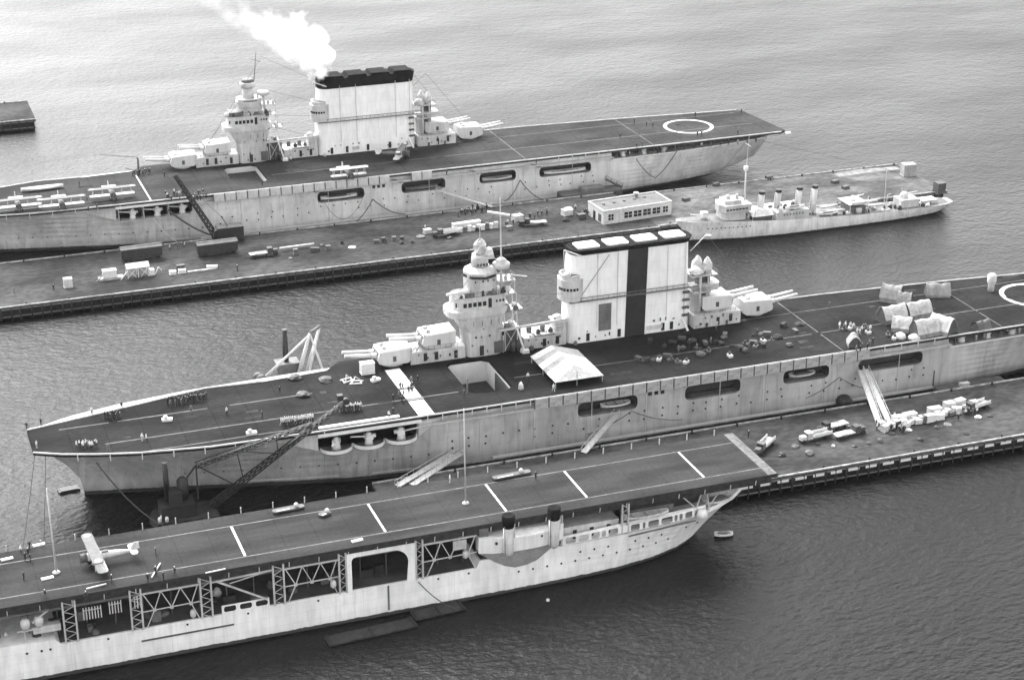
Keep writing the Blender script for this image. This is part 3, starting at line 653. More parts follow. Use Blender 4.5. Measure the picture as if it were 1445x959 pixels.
def near_carrier():
    t = thing('aircraft_carrier', 'nearest carrier with a long flat deck on open lattice trusses above a pale hull', 'aircraft carrier', (-37.35,-59.12,0), R(.132))
    Z = 15.55
    st = [(-2,5,4,-1,1,9),(12,8.8,8,-1,1,8.2),(22,9.85,9.6,-1,1,7.9),(33,9.9,9.85,-1,1,7.5),(33.9,9.9,9.85,-1,1,6.5),(110.6,9.9,9.85,-1,1,6.6),(111.2,9.9,9.85,-1,1,8.0),(128,9.9,9.6,-1,1,8.0),
      (140,9.9,8.8,-1,1,8.1),(148,9.7,7.2,-1,1.1,8.3),(154,9.2,5,-1,1.2,8.5),(158,8.6,3,.4,1.2,8.6),(162,7.4,1.6,2.8,1.2,8.8),(166,5.4,.8,5.2,1.1,9.0),(169,3.0,.5,7.2,1,9.2),(170.4,1,.3,8.4,1,9.3)]
    G().loft(hull_stations(st, 7), 0).build('hull', HL, t)
    G().box(6, 110.4, -9.6, 9.6, 6.62, 6.66).box(111.5, 128, -9.5, 9.5, 8.02, 8.06).build('weather_deck', DG, t)
    G().prism([(-6,-6),(2,-9.95),(173.2,-9.95),(173.2,9.95),(2,9.95),(-6,6)], Z-.75, Z, 1, top=0).build('flight_deck', [DEKL, DKF], t)
    G().box(2, 172, -9.7, -9.35, 13.7, Z-.76).build('edge_girder', DKF, t)
    g = G()
    for x in (67.8, 94.1, 117.8, 134.2, 158.9): G().box(x-.23, x+.23, -6.3, 5.4, Z+.004, Z+.008).build('painted_bar', WLIN, t)
    G().box(0, 171, 5.5, 5.8, Z+.003, Z+.007).build('deck_line', LINE, t); G().box(0, 171, -6.75, -6.45, Z+.003, Z+.007).build('deck_line', LINE, t)
    G().box(171.1, 173.1, -9.8, 9.8, Z+.004, Z+.012).build('stern_band', LINE, t)
    src = None
    for i in range(28):
        x = 3+i*6.15
        if src is None: src = G().box(-.09, .09, -.09, .09, -.6, 1.25).build('stanchion', LT, t); src.location = (x,10.06,Z)
        else: link_part('stanchion', src, t, (x,10.06,Z))
    for x, top in ((35.1,32.3),(111.6,35.4)):
        G().tube((x,-.8,Z),(x-.15,-.8,top), .2, .09, 8).lathe(x, -.8, [(.7,Z+.003),(.7,Z+.15),(.4,Z+.4)], 10).build('mast', LT, t)
    # interior
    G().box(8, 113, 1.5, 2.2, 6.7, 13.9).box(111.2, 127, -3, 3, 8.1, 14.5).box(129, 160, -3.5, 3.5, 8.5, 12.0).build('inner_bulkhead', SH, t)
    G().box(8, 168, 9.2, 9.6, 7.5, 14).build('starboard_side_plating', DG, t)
    for x in range(20, 110, 6): G().bar((x,-9.3,14.2),(x,9,14.2), .3, .9).build('deck_beam', DG, t)
    for a, b in ((34.6,37.0),(46.2,48.4),(58.6,60.8),(71.8,74.0),(84.0,85.6),(98.6,100.2)): pillar(t, a, b)
    for a, b in ((126.4,127.9),(140.0,141.6)): pillar(t, a, b, -9.7, 8.2)
    for a, b in ((48.4,58.6),(74.0,84.0),(100.2,110.6)): strut_truss(t, a, b)
    pl = G().box(85.6, 98.6, -9.93, -9.78, 6.4, 14.2).build('arched_side_plate', HL, t)
    cut = G().yprism([(86.5,6.0),(96.9,6.0)]+[(97.3-2.8+2.8*math.cos(R(a)), 13.4-2.8+2.8*math.sin(R(a))) for a in range(0, 91, 15)]+[(87.4+.9*math.cos(R(a)), 12.6+.8*math.sin(R(a))) for a in range(90, 181, 30)], -12, -8).build('cutter', HL)
    boolean(pl, cut)
    # long diagonal and shelf rings
    G().bar((61.6,-10.1,13.6),(70.6,-10.3,8.2), .3).bar((60.8,-9.95,13.4),(72,-9.95,13.8), .25).bar((64,-10,12.6),(70.8,-9.9,13.7), .18).build('diagonal_brace', LT, t)
    sh = G().box(62.3, 71.0, -9.95, -9.85, 6.6, 8.3).build('railing_plate', HL, t)
    c = G()
    for x in (62.7, 65.6, 68.5): c.yprism(rrect(x, x+2.2, 6.9, 8.05, .4), -12, -8)
    boolean(sh, c.build('cutter', HL))
    for x0, n, z in ((38.1,7,10.9),(42.6,5,11.2),(47.0,3,11.4)):
        r_ = None
        for i in range(n):
            o = G().box(x0+i*.5, x0+i*.5+.2, -10.0, -9.9, z-.5, z+1.9).build('slat', LT, t)
        G().box(x0, x0+(n-1)*.5+.2, -9.88, -9.8, z+1.2, z+1.4).build('slat_rail', LT, t)
    G().box(29.5, 34.2, -9.4, -8.2, 9.0, 10.3).build('gun_shelter', LT, t)
    G().box(26.8, 29.6, -9.5, -9.3, 9.9, 10.2).bar((28,-9.4,6.6),(28,-9.4,10), .2).build('gun_platform', LT, t)
    for x, y in ((28.3,-9.2),(30.6,-9.0)):
        o = G().lathe(0, 0, [(.5,10.2),(.8,10.8),(.9,11.7),(.5,12.3)], 10).build('covered_gun', CV, t); o.location = (x,y,0)
    G().bar((29.5,-9.4,11.4),(32.5,-9.4,13.5), .3).build('gun_davit', LT, t)
    G().box(106, 108.6, -10.0, -9.7, 11.2, 13.1).build('equipment_box', LT, t)
    for x, z in ((57.2,7.7),(83.0,8.6),(108.5,9.8)): G().lathe(x, -9.6, [(.2,z-.9),(.55,z-.5),(.55,z+.4),(.2,z+.8)], 10).build('canvas_bundle', CV, t)
    rs = random.Random(8)
    for i in range(34):
        x = rs.uniform(10,110); y = rs.uniform(-8.8,-3)
        if rs.random() < .5: G().box(x, x+rs.uniform(.6,3.2), y, y+rs.uniform(.5,1.5), 6.67, 6.67+rs.uniform(.6,2.2)).build('hangar_gear', rs.choice((BK,DG,DKF,MG)), t)
        else: G().lump(x, y, 6.67, rs.uniform(.5,1.2), rs.uniform(.6,1.8), 8).build('hangar_gear', rs.choice((DKF,DG,DG,MG,LG)), t)
    for x in range(14, 110, 5): G().bar((x,-6.4,6.67),(x,-6.4,14.6), .22).build('hangar_post', DG, t)
    G().bar((8,-6.4,11.4),(110,-6.4,11.4), .2, .3).bar((8,-9.8,13.55),(110.5,-9.8,13.55), .18, .22).build('longitudinal_beam', MG, t)
    for i in range(30): x = 9+i*5.5; G().bar((x,-9.95,14.8),(x,-9.7,13.7), .14).build('deck_bracket', LG, t)
    # uptake casing and sponson
    cs = G(); base = [(111.0,-9.95),(113.6,-10.9),(117.0,-11.4),(121.5,-11.45),(125.2,-11.1),(128.0,-9.95),(128,-8.2),(111,-8.2)]
    tz = [12.9,12.8,12.55,12.45,12.6,12.9,12.9,12.9]
    cs.loft([[(x,y,9.6) for x, y in base], [(x,y,z_) for (x, y), z_ in zip(base,tz)]], 0)
    cs.build('funnel_casing', HL, t)
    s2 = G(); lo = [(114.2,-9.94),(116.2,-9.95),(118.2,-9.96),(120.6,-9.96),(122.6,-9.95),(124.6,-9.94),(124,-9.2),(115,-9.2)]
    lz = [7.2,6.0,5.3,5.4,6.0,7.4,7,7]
    s2.loft([[(x,y,z_) for (x, y), z_ in zip(lo,lz)], [(x,y,9.598) for x, y in base]], 0); s2.build('casing_underside', gm('underside_shade_grey', .3, .6, .1, .4), t)  # underside greyer than the casing above, its shade put into the colour
    G().box(111.2, 113.0, -9.8, -8, 12.4, 14.6).build('casing_vent', MG, t)
    for x, lean in ((116.2,-.1),(125.3,.5)):
        f = G().lathe(x, -11.9, [(.5,9.2),(.95,9.7),(1.0,10.4),(1.02,15.3)], 14).build('funnel', LT, t)
        G().lathe(x, -11.9, [(1.06,15.3),(1.12,15.5),(1.25,16.4),(1.25,17.7),(.98,17.75)], 14).build('funnel_top', BKX, f)
        G().tube((x+1.3,-11.4,12.5),(x+1.3,-11.4,15.4), .22, .22, 6).build('steam_pipe', LT, f)
        G().bar((x-.9,-12.6,9.8),(x-1.0,-12.6,15.8), .12).build('funnel_ladder', MG, f)
    for i in range(4): G().box(113.9+i*3.0, 114.3+i*3.0, -11.36, -10.9, 11.6, 12.0).build('porthole', BK, t)
    # stern bulwark with rounded openings
    bl = G(); xs = [127.9+i*.75 for i in range(41)]
    for a, b in zip(xs, xs[1:]): pass
    bl.box(127.9, 158.5, -.09, .09, 8.05, 10.0)
    o = bl.build('open_bulwark', HL, t)
    hs = [(128.5,130.6),(131.2,133.2),(133.8,135.5),(135.9,136.8),(137.3,139.3),(142.0,143.9),(144.5,145.1),(145.7,148.0),(148.5,151.0),(151.4,152.1),(152.5,153.2),(153.8,155.4),(155.9,157.3)]
    c = G()
    for a, b in hs: c.yprism(rrect(a, b, 8.2, 9.6, min(.4,(b-a)/2.2)), -2, 2)
    boolean(o, c.build('cutter', HL))
    for v in o.data.vertices:
        f = (v.co.x-127.9)/30.6; v.co.y += -interp(st, v.co.x, 1)+.05; v.co.z += .6*f
    G().loft([[(x,-interp(st,x,1)+.15,interp(st,x,5)),(x,-interp(st,x,1)+.02,interp(st,x,5)),(x,-interp(st,x,1)+.02,interp(st,x,5)+.9),(x,-interp(st,x,1)+.15,interp(st,x,5)+.9)] for x in (158.5,162,166,169,170.3)], 0).build('stern_bulwark', HL, t)
    G().bar((141.5,-10.05,7.6),(156,-9.5,8.1), .18, .25).build('hull_fender', MG, t)
    G().bar((47.7,-10.02,4.15),(64.3,-10.02,4.15), .14, .28).build('hull_fender', DG, t)
    for a, b in (((155.8,-8.9,9),(158.2,-8,14.6)),((157.5,-8.9,9.2),(152.0,-8.2,14.6)),((158.6,-8.6,9.2),(163.4,-7.2,14.6)),((159.3,-8.3,9.2),(158.8,-7.8,14.6))):
        G().bar(a, b, .22).build('stern_strut', LT, t)
    G().lathe(157.5, -9.0, [(1.3,8.6),(1.0,9.6),(.6,10.2)], 10).build('strut_foot', HL, t)
    for x in (163.5, 165.5, 167.5): G().bar((x,-4,9),(x,-4,14.7), .25).build('stern_post', LG, t)
    G().box(128.5, 140, -8.5, -4, 8.05, 11).build('crew_house', LG, t)
    for x in (130.5, 134, 137.5): G().box(x, x+.8, -8.56, -8.45, 8.3, 10.2).build('door', BK, t)
    G().box(142, 152, -7.5, -4, 8.2, 11.6).build('after_house', MG, t)
    pts = []
    for i in range(14):
        x = 119+i*2.9; pts += [(x, -half_w(st,x,4.2)-.02, 4.2)] if i < 12 else []
        pts += [(x+1, -half_w(st,x+1,6.0)-.02, 6.0)] if i % 4 != 3 and i > 2 else []
    for x in (28, 30.5, 32, 42, 56, 67, 80, 103, 109): pts.append((x, -9.93, 5.8))
    portholes(t, pts, .2)
    G().bar((93.3,-9.95,1.2),(93.3,-9.95,6.3), .3, .2).build('hull_rib', MG, t)
    return t
CL = near_carrier()
OL = Vector((-37.35,-59.12,0))

# ---------------------------------------------------------------- boats
def boat_mesh(name, L, B, mat_h, mat_i, parent=None, flat=False):
    g = G(); rings = []
    for i in range(9):
        f = i/8; hw = B/2*math.sin(math.pi*min(.97,max(.04,f*.92+.05)))**.6; sh = .25*abs(f-.5)**2*4
        x = (f-.5)*L
        rings.append([(x,-hw,.9+sh),(x,-hw*.8,.35),(x,0,0.02+sh*.6),(x,hw*.8,.35),(x,hw,.9+sh),(x,hw*.82,.85+sh),(x,0,.45),(x,-hw*.82,.85+sh)])
    g.loft(rings, 0, True)
    return g.build(name, mat_h, parent)
def lifeboat(label, loc, rz, L=9, B=2.6, group='boats stowed in the hull openings', cover=True, hull=None, cat='boat'):
    t = thing('ship_boat', label, cat, loc, rz, group)
    boat_mesh('hull', L, B, hull or WH, MG, t)
    if cover: G().prism(rrect(-L*.28, L*.22, -B*.3, B*.3, .5), .85, 1.15).build('cover', MG, t)
    for f in (-.3, 0, .3): G().box(f*L-.12, f*L+.12, -B*.42, B*.42, .8, .88).build('thwart', WOODL, t)
    return t
lifeboat('white boat in the foremost hull opening of the farthest carrier', (OF.x+121.6, OF.y-14.1, 8.3), R(.3), 11)
lifeboat('pale long boat in the third hull opening of the farthest carrier', (OF.x+171, OF.y-14.1, 8.6), R(.3), 9.5, cover=False, hull=LT)
lifeboat('white gunwaled launch in the aftmost hull opening of the farthest carrier', (OF.x+193, OF.y-14.1, 8.5), R(.3), 13.5, cover=False)
lifeboat('dark boat in the second hull opening of the farthest carrier', (OF.x+147, OF.y-14.1, 8.4), R(.3), 10, hull=MG)
lifeboat('boat end showing in the foremost hull opening of the middle carrier', (124.5,-14.1,8.3), 0, 7, cover=False, hull=WH)
lifeboat('small grey boat in the third hull opening of the middle carrier', (170.8,-14.1,8.6), 0, 6.5, hull=LG)
lifeboat('long boat slung below the flight deck of the nearest carrier near its stern', (OL.x+145.5,OL.y-8.6,10.4), 0, 9.5, group=None, cover=False, hull=LG)
lifeboat('white boat on the nearest carrier\'s open stern deck', (OL.x+162.5,OL.y-5.6,9.2), R(8), 6.5, group=None)
p = at(1021, 756, 0)
lifeboat('small white motor boat afloat off the stern of the nearest carrier', (p.x,p.y,-.15), R(-14), 3.8, 1.6, None, hull=WH)
p = at(60, 268, D)
lifeboat('pale boat sitting on the far side of the farthest carrier\'s foredeck', (p.x,p.y,D), R(2), 12, 2.8, None, cover=False, hull=LT)

# ---------------------------------------------------------------- destroyer
def destroyer():
    t = thing('destroyer', 'slim pale warship with four thin funnels moored at the pier end', 'warship', (192.2,101.2,0), R(-.6))
    st = [(0,.5,.15,6.0,1,6.8),(1.5,1.4,.2,4.2,1.2,6.7),(3.2,2.0,.2,1.8,1.5,6.5),(4.6,2.4,.25,-1,1.6,6.4),(12,3.7,1.8,-1,1.3,6.0),(20,4.4,3.4,-1,1.1,5.5),(32,4.6,4.4,-1,1,4.6),(45,4.6,4.4,-1,1,3.9),
      (60,4.6,4.2,-1,1,3.3),(74,4.3,3.2,-1,1,3.0),(83,3.7,1.9,-.6,1,3.0),(88,3.0,1.0,1.0,1,3.0),(90.3,1.8,.6,2.0,1,3.1)]
    hd = gm('destroyer_hull_paint', .74, .5, .08, .3, STREAK, .08, 1.5, boot=.35)
    G().loft(hull_stations(st, 6), 0).build('hull', hd, t)
    g = G(); g.loft([[(x,-interp(st,x,1)+.1,interp(st,x,5)+.01),(x,interp(st,x,1)-.1,interp(st,x,5)+.01),(x,interp(st,x,1)-.1,interp(st,x,5)+.05),(x,-interp(st,x,1)+.1,interp(st,x,5)+.05)] for x in (1,5,12,20,32,45,60,74,83,89)], 0)
    g.build('deck', MG, t)
    G().prism(rrect(13.5,21,-2.8,2.8,1), 5.6, 8.3).build('chart_house', LG, t)
    b = G().prism([(12.6,-1.2),(13.8,-3.6),(22,-3.6),(22,3.6),(13.8,3.6),(12.6,1.2)], 8.3, 10.4).build('bridge', LT, t)
    for i in range(7): G().box(14.0+i*1.0, 14.8+i*1.0, -3.66, -3.58, 9.0, 9.4).build('window', GLS, b)
    G().prism(rrect(14.2,19.5,-2.4,2.4,.6), 10.4, 11.5).lathe(16, 0, [(.6,11.5),(.7,12.3),(.3,12.7)], 8).lathe(18.6, -.6, [(.5,11.5),(.5,12.6),(.2,12.9)], 8).build('open_bridge', LT, t)
    G().prism(rrect(22.5,29,-4.2,2,1.2), 5.2, 6.3, 0).build('awning_frame', DG, t)
    g = G().loft([[(x,-3.9,6.3),(x,-2.6+.2,7.6+d),(x,1,7.7+d),(x,2,6.3)] for x, d in ((22.3,-.3),(24.5,.4),(27,.1),(29.2,-.4))], 0); g.build('canvas_awning', CV, t)
    G().box(29.8, 40.3, -4.45, 4.45, 4.0, 7.0).build('galley_house', LT, t)
    for i in range(7): G().box(32+i*1.0, 32.4+i*1.0, -4.5, -4.4, 5.9, 6.3).build('porthole', BK, t)
    for x, b0 in ((26.6,5.2),(32.0,7.0),(38.8,7.0),(43.8,3.8)):
        f = G().tube((x,0,b0),(x+.3,0,11.7), .92, .88, 14).build('funnel', LG, t)
        G().tube((x+.3,0,11.7),(x+.35,0,12.6), .94, .98, 14).build('funnel_top', BK, f)
        G().tube((x-1.0,0,b0),(x-.7,0,11.5), .16, .16, 6).build('steam_pipe', LG, f)
    G().tube((21.4,0,8),(21.4,0,20.5), .28, .22, 8).tube((21.5,0,20.5),(21.9,0,29.5), .13, .06, 6).build('mast', LT, t)
    G().lathe(21.4, 0, [(.5,19.2),(.7,19.6),(.7,20.6),(.4,20.8)], 10).build('crows_nest', WH, t)
    G().bar((21.7,-1.8,27),(21.7,1.8,27), .1).build('yard', LG, t)
    G().lathe(8.6, 0, [(.8,6.2),(.8,7.2),(.5,7.9)], 8).tube((8.2,0,7.4),(4.4,0,7.9), .22, .16, 8).box(7.8, 9.6, -.9, .9, 6.9, 8.3).build('deck_gun', WH, t)
    for x0, n in ((36.2,'a'),(48,'b'),(61,'c')):
        pass
    G().box(54.8, 59.8, -3, 3, 3.4, 5.4).build('after_gun_house', MG, t)
    G().box(54.0, 60.4, -3.6, 3.6, 6.2, 6.4).bar((54.3,-3.5,3.4),(54.3,-3.5,8), .14).bar((60.2,-3.5,3.4),(60.2,-3.5,8.6), .14).box(54.6, 60.0, -3.6, -3.5, 6.4, 7.0).build('gun_bandstand', LG, t)
    G().lathe(57, 0, [(.8,6.4),(.8,7.4),(.4,7.9)], 8).tube((57,0,7.5),(60.6,0,8.0), .22, .16, 8).build('deck_gun', WH, t)
    G().lathe(57.4, -3.2, [(.9,3.5),(1.0,4.8),(.7,5.1)], 10).build('cable_reel', LT, t)
    for i, (x, y) in enumerate(((50,-3.4),(50,3.0),(63.5,-2.6),(63.5,3.2))):
        G().lathe(x-.2, y*.4, [(.5,3.4),(.5,4.2)], 8).tube((x-3,y*.55,4.9),(x+2.8,y*.7,4.9), .3, .34, 8).tube((x-3,y*.55-.7,4.9),(x+2.8,y*.7-.7,4.9), .3, .34, 8).build('torpedo_tube_mount', LT, t)
    G().box(72.2, 78.2, -2.4, 2.4, 3.0, 5.4).build('after_deckhouse', LT, t)
    G().lathe(74.4, 0, [(1.3,5.4),(1.2,6.6),(.7,7.2)], 10).tube((75,0,6.5),(79,0,7.0), .22, .16, 8).build('deck_gun', CV, t)
    G().box(80, 85, -1.8, 1.8, 3.1, 4.3).build('stern_locker', LT, t)
    G().bar((72,-2.4,3),(72,-2.4,9.5), .12).tube((67.8,0,3),(67.8,0,15), .12, .07, 6).build('after_mast', LG, t)
    rs = random.Random(3)
    for i in range(64):
        x = rs.choice((rs.uniform(40.8,54), rs.uniform(60.5,72), rs.uniform(78.5,82), rs.uniform(22,29.5), rs.uniform(30,40))); z = 7.0 if 29.8 < x < 40.3 else interp(st,x,5)
        y = rs.uniform(-3.6,1.5); G().lump(x, y, z, rs.uniform(.35,.8), rs.uniform(.6,1.5), 7).build('deck_fitting', rs.choice((BK,DG,MG,LG,LT,WH)), t)
    for a, b in (((21.9,0,29),(2,0,7)),((21.9,0,29),(67.8,0,15)),((21.4,0,20.5),(43.8,0,12.6)),((67.8,0,15),(89,0,3.4))): G().tube(a, b, .04, .04, 4).build('aerial_wire', DG, t)
    for x, y in ((23,-3.6),(30.4,-4.3),(41,-4.2),(66,-4.0)): G().bar((x,y,4.5),(x,y-.5,8.6), .16).bar((x,y-.5,8.6),(x+.8,y-1.0,9.0), .14).build('boat_davit', LG, t)
    pts = [(9+i*1.25, -half_w(st,9+i*1.25,3.9)-.02, 3.9) for i in range(11)]
    portholes(t, pts, .16)
    for i in range(14):
        x = 3+i*6.4; G().box(x-.05, x+.05, -interp(st,x,1)+.15, -interp(st,x,1)+.25, interp(st,x,5), interp(st,x,5)+1.0).build('rail_stanchion', LG, t)
    return t
destroyer()
lifeboat('white boat beside the third funnel of the four funnelled warship', (192.2+36.2,97.6,7.1), R(4), 6.4, 1.9, 'warship boats')
lifeboat('white boat on deck just behind the aftmost funnel of the slim warship', (192.2+47.5,97.8,3.9), 0, 6.2, 1.9, 'warship boats')

# ---------------------------------------------------------------- planes
def biplane(label, loc, rz, up, lo, fus, group=None, span=13.4):
    t = thing('biplane', label, 'aeroplane', loc, rz, group)
    g = G(); prof = [(-4.6,.35,1.9),(-4.3,.72,1.9),(-3.2,.78,1.9),(-1,.75,1.85),(1.5,.6,1.75),(4,.32,1.6),(5.4,.12,1.6)]
    g.loft([[(x,r*math.cos(a),z+r*math.sin(a)) for a in [2*math.pi*i/10 for i in range(10)]] for x, r, z in prof], 0, True); g.build('fuselage', fus, t)
    G().tube((-4.7,0,1.9),(-3.5,0,1.9), .8, .84, 12).build('engine_cowling', DG, t)
    def wing(x, z, c, s, m, name):
        pl = rrect(x-c/2, x+c/2, -s/2, s/2, .7); g = G().prism(pl, z, z+.16); return g.build(name, m, t)
    wing(-2.4, 3.4, 2.0, span, up, 'upper_wing'); wing(-1.7, 1.2, 1.9, span-.8, lo, 'lower_wing')
    for y in (-span*.4, -span*.2, span*.2, span*.4):
        G().bar((-2.9,y,1.36),(-3.0,y,3.4), .12).bar((-1.2,y,1.36),(-1.8,y,3.4), .12).build('wing_strut', LG, t)
    wing(4.7, 1.75, 1.3, 4.2, lo, 'tailplane')
    G().yprism([(4.0,1.8),(5.9,1.8),(5.8,3.1),(5.0,3.2)], -.06, .06).build('fin', lo, t)
    for y in (-.95, .95):
        w_ = G().tube((-3,y-.1,.42),(-3,y+.1,.42), .42, .42, 12).build('wheel', BK, t)
        G().bar((-3,y,.42),(-2.6,y*.5,1.4), .12).build('undercarriage_leg', LG, t)
    G().box(-4.85, -4.75, -.1, .1, .6, 3.2).build('propeller', MG, t)
    for y in (-span*.42, span*.42): G().tube((-2.4,y,3.565),(-2.4,y,3.6), .6, .6, 14).build('wing_roundel', WH, t)
    G().box(-.9, .3, -.35, .35, 2.45, 2.62).build('cockpit', BK, t)
    return t
GP = 'biplanes parked on the farthest carrier'
for u, v, lab in ((28,293,'biplane nearest the left frame edge on the farthest carrier\'s foredeck'),(89,291,'biplane second from the left frame edge on the farthest carrier\'s foredeck'),(160,277,'biplane parked just forward of the gun bays on the farthest carrier')):
    p = at(u, v, D); biplane(lab, (p.x-.6,p.y-.5,D), R(90), WFL, LT, MG, GP)
p = at(490, 250, D); biplane('white winged biplane standing on deck in front of the smoking funnel', (p.x,p.y,D), R(90), LG, LT, MG, GP, 11.5)
p = at(556, 224, D); biplane('biplane turned end-on near the after end of the farthest carrier\'s funnel', (p.x,p.y,D), R(150), WFL, LG, MG, GP, 11)
p = at(139, 796, 15.55); biplane('biplane with pale wings parked on the nearest carrier\'s deck', (p.x+1.6,p.y,15.55), R(3), WFL, LT, LG, None, 11.8)

# ---------------------------------------------------------------- shelters, tents
TC = {id(CV): gm('tent_canvas', .4, .85, .14, .6, var2=.14, sc2=1.4, bump=.5)}
def tent(label, u, v, L, W, H, rz, m=CV, wall=1.2, group='tents crowded together on the middle carrier\'s after deck', m2=CG):
    m = TC.get(id(m), m); p = at(u, v, D); t = thing('tent', label, 'tent', (p.x,p.y,D), R(rz), group)
    g = G(); ns = 7; rings = []
    for k in range(ns):
        x = -L/2+L*k/(ns-1); sag = .18*math.sin(k*2.2+u)-.12*math.sin(math.pi*k/(ns-1)); pr = []
        for i in range(9):
            f = i/8; y = -W/2+W*f; zz = wall+(H-wall)*(1-abs(2*f-1)**1.7)+sag*(1-abs(2*f-1))+random.uniform(-.06,.06); pr.append((x+random.uniform(-.05,.05),y,zz))
        rings.append(pr+[(a,b,c-.08) for a, b, c in reversed(pr)])
    g.loft(rings, 0, False); g.build('canvas_roof', m, t)
    G().box(-L/2+.1, L/2-.1, -W/2+.06, -W/2+.1, 0, wall).build('side_wall', m2, t); G().box(-L/2+.1, L/2-.1, W/2-.1, W/2-.06, 0, wall).build('side_wall', m2, t)
    for x in (-L/2+.12, L/2-.16): G().add([(x,-W/2+.1,.02),(x,W/2-.1,.02),(x,W/2-.1,wall),(x,0,H-.15),(x,-W/2+.1,wall),(x+.04,-W/2+.1,.02),(x+.04,W/2-.1,.02),(x+.04,W/2-.1,wall),(x+.04,0,H-.15),(x+.04,-W/2+.1,wall)], [(0,1,2,3,4),(9,8,7,6,5),(0,5,6,1),(1,6,7,2),(2,7,8,3),(3,8,9,4),(4,9,5,0)]).build('dark_end_panel', DG, t)  # dark panels stand in for the shaded open ends
    return t
tent('long pale tent open at its left end, leftmost of the white tents', 1258, 452, 6.6, 4.2, 4.0, 6)
tent('brightest white tent at the back of the tent group', 1293, 446, 6.6, 4.0, 4.0, 6)
tent('white tent with a dark open end at the front of the tent group', 1304, 472, 6.4, 4.2, 4.2, 4)
tent('small white tent squeezed between the front and back tents', 1272, 466, 4.6, 3.6, 3.6, -38)
tent('pale tent with a dark side, rightmost of the tent group', 1329, 468, 5.6, 4.6, 4.2, -62)
tent('grey canvas hump tent at the far deck edge behind the white tents', 1258, 424, 5.0, 4.2, 4.2, -50, CG, group=None)
tent('small grey tent end touching the humped tent', 1276, 430, 3.4, 3.6, 3.4, -40, CG, 1.0, None)
tent('dark grey tarpaulin tent at the far deck edge', 1322, 416, 6, 4.2, 3.2, -20, CG, .6, None)
tent('small brown tent near the middle carrier\'s deck edge, left of the white tents', 1205, 487, 3.4, 3.2, 2.8, 70, CG, .8, None)
tent('low dark tarpaulin hump on deck left of the painted circle', 1384, 463, 4.2, 3.0, 2.0, 10, DG, .5, None)
# big patched awning shelter with hipped near end
t = thing('canvas_shelter', 'large patched canvas shelter with a peaked roof in the middle of the flight deck', 'shelter', (0,0,D))
A0, A1, ymid = 110.2, 121.4, -6.3
def ap(x, y, z): return (x, y, z)
x0, x1, y0, y1, e, rg = 110.2, 121.6, -14.0, 1.5, 1.6, 3.6
xm = 115.4
R0, R1 = (xm+.4,-10.6,rg), (xm-.2,y1,rg)
NP = 6
def lp(a, b, f): return tuple(a[i]+(b[i]-a[i])*f for i in range(3))
pm = [gm('awning_patch_a', .2, .85, .1, .5), gm('awning_patch_b2', .36, .85, .12, .5), WH, CG]
cols = [(1,0),(0,0),(2,1),(3,2),(2,2),(1,1)]
for i in range(NP):
    f0, f1 = i/NP, (i+1)/NP
    for side, xe in ((0,x0),(1,x1)):
        a, b = lp((xe,y1,e),(xe,y0,e),f0), lp((xe,y1,e),(xe,y0,e),f1); c, d = lp(R1,R0,f0), lp(R1,R0,f1)
        q = [a,b,d,c]; g = G().add(q+[(x_,y_,z_-.05) for x_, y_, z_ in q], [(0,1,2,3),(7,6,5,4),(0,4,5,1),(1,5,6,2),(2,6,7,3),(3,7,4,0)]); g.build('canvas_panel', pm[cols[NP-1-i if False else i][side]], t)
q = [(x0,y0,e),(x1,y0,e),R0]; G().add(q+[(a,b,c-.05) for a, b, c in q], [(0,1,2),(5,4,3),(0,3,4,1),(1,4,5,2),(2,5,3,0)]).build('canvas_panel', pm[1], t)
for x in (x0+.2, xm, x1-.2):
    for y in (y0+.3, -6, y1-.3): G().box(x-.07, x+.07, y-.07, y+.07, 0, (e if x != xm else rg)-.1).build('tent_pole', WOODL, t)

# ---------------------------------------------------------------- cranes
def lattice(g, a, b, w0, w1, n, r=.09, m=0):
    a, b = Vector(a), Vector(b); d = (b-a).normalized(); s = d.cross(Vector((0,0,1))).normalized(); u = s.cross(d)
    pv = None
    for i in range(n+1):
        f = i/n; w = (w0+(w1-w0)*f)/2; c = a+(b-a)*f
        q = [c+s*w+u*w, c-s*w+u*w, c-s*w-u*w, c+s*w-u*w]
        if pv:
            for k in range(4): g.bar(pv[k], q[k], r*2, m=m); g.bar(pv[k], q[(k+1)%4], r*1.2, m=m)
        pv = q
    return g
t = thing('crane_barge', 'dark floating crane with a long black jib over the middle carrier\'s foredeck', 'floating crane', (0,0,0))
G().prism([(21.5,-21.5),(34,-21.8),(34,-14.9),(21.5,-14.6),(20.3,-18)], -.4, 1.5).build('barge_hull', DKF, t)
G().box(22.5, 29.5, -20.5, -16, 1.5, 4.3).build('machinery_house', BK, t)
G().box(24.5, 27, -19.6, -16.4, 4.3, 6.8).lathe(27.6, -17.4, [(.9,4.3),(1.2,6),(1.2,8.6),(.5,9.2)], 8).build('crane_cab', BK, t)
G().tube((24.4,-17.3,4.3),(24.3,-17.3,13.0), .62, .55, 10).build('smokestack', BK, t)
J0, J1 = Vector((33,-18,2)), Vector((62.3,-18,20.9))
g = lattice(G(), J0, J1, 1.2, .6, 24, .11); g.build('jib', BK, t)
N = [Vector((28.5,-18,9.2)),Vector((30.5,-18,11.6)),Vector((39,-18,13.4)),Vector((47.3,-18,15.5)),Vector((55,-18,17.0))]
g = lattice(G(), N[1], N[2], 1.0, 1.0, 6, .08); lattice(g, N[2], N[4], 1.0, .5, 10, .08)
g.bar(N[1],(30.5,-18,4),.3).bar(N[1],(38,-18,6),.22).bar(N[2],(40,-18,7),.22).bar(N[0],N[1],.3).bar(N[3],(47.5,-18,12),.2).bar(N[2],(47,-18,11.5),.14)
g.build('back_frame', BK, t)
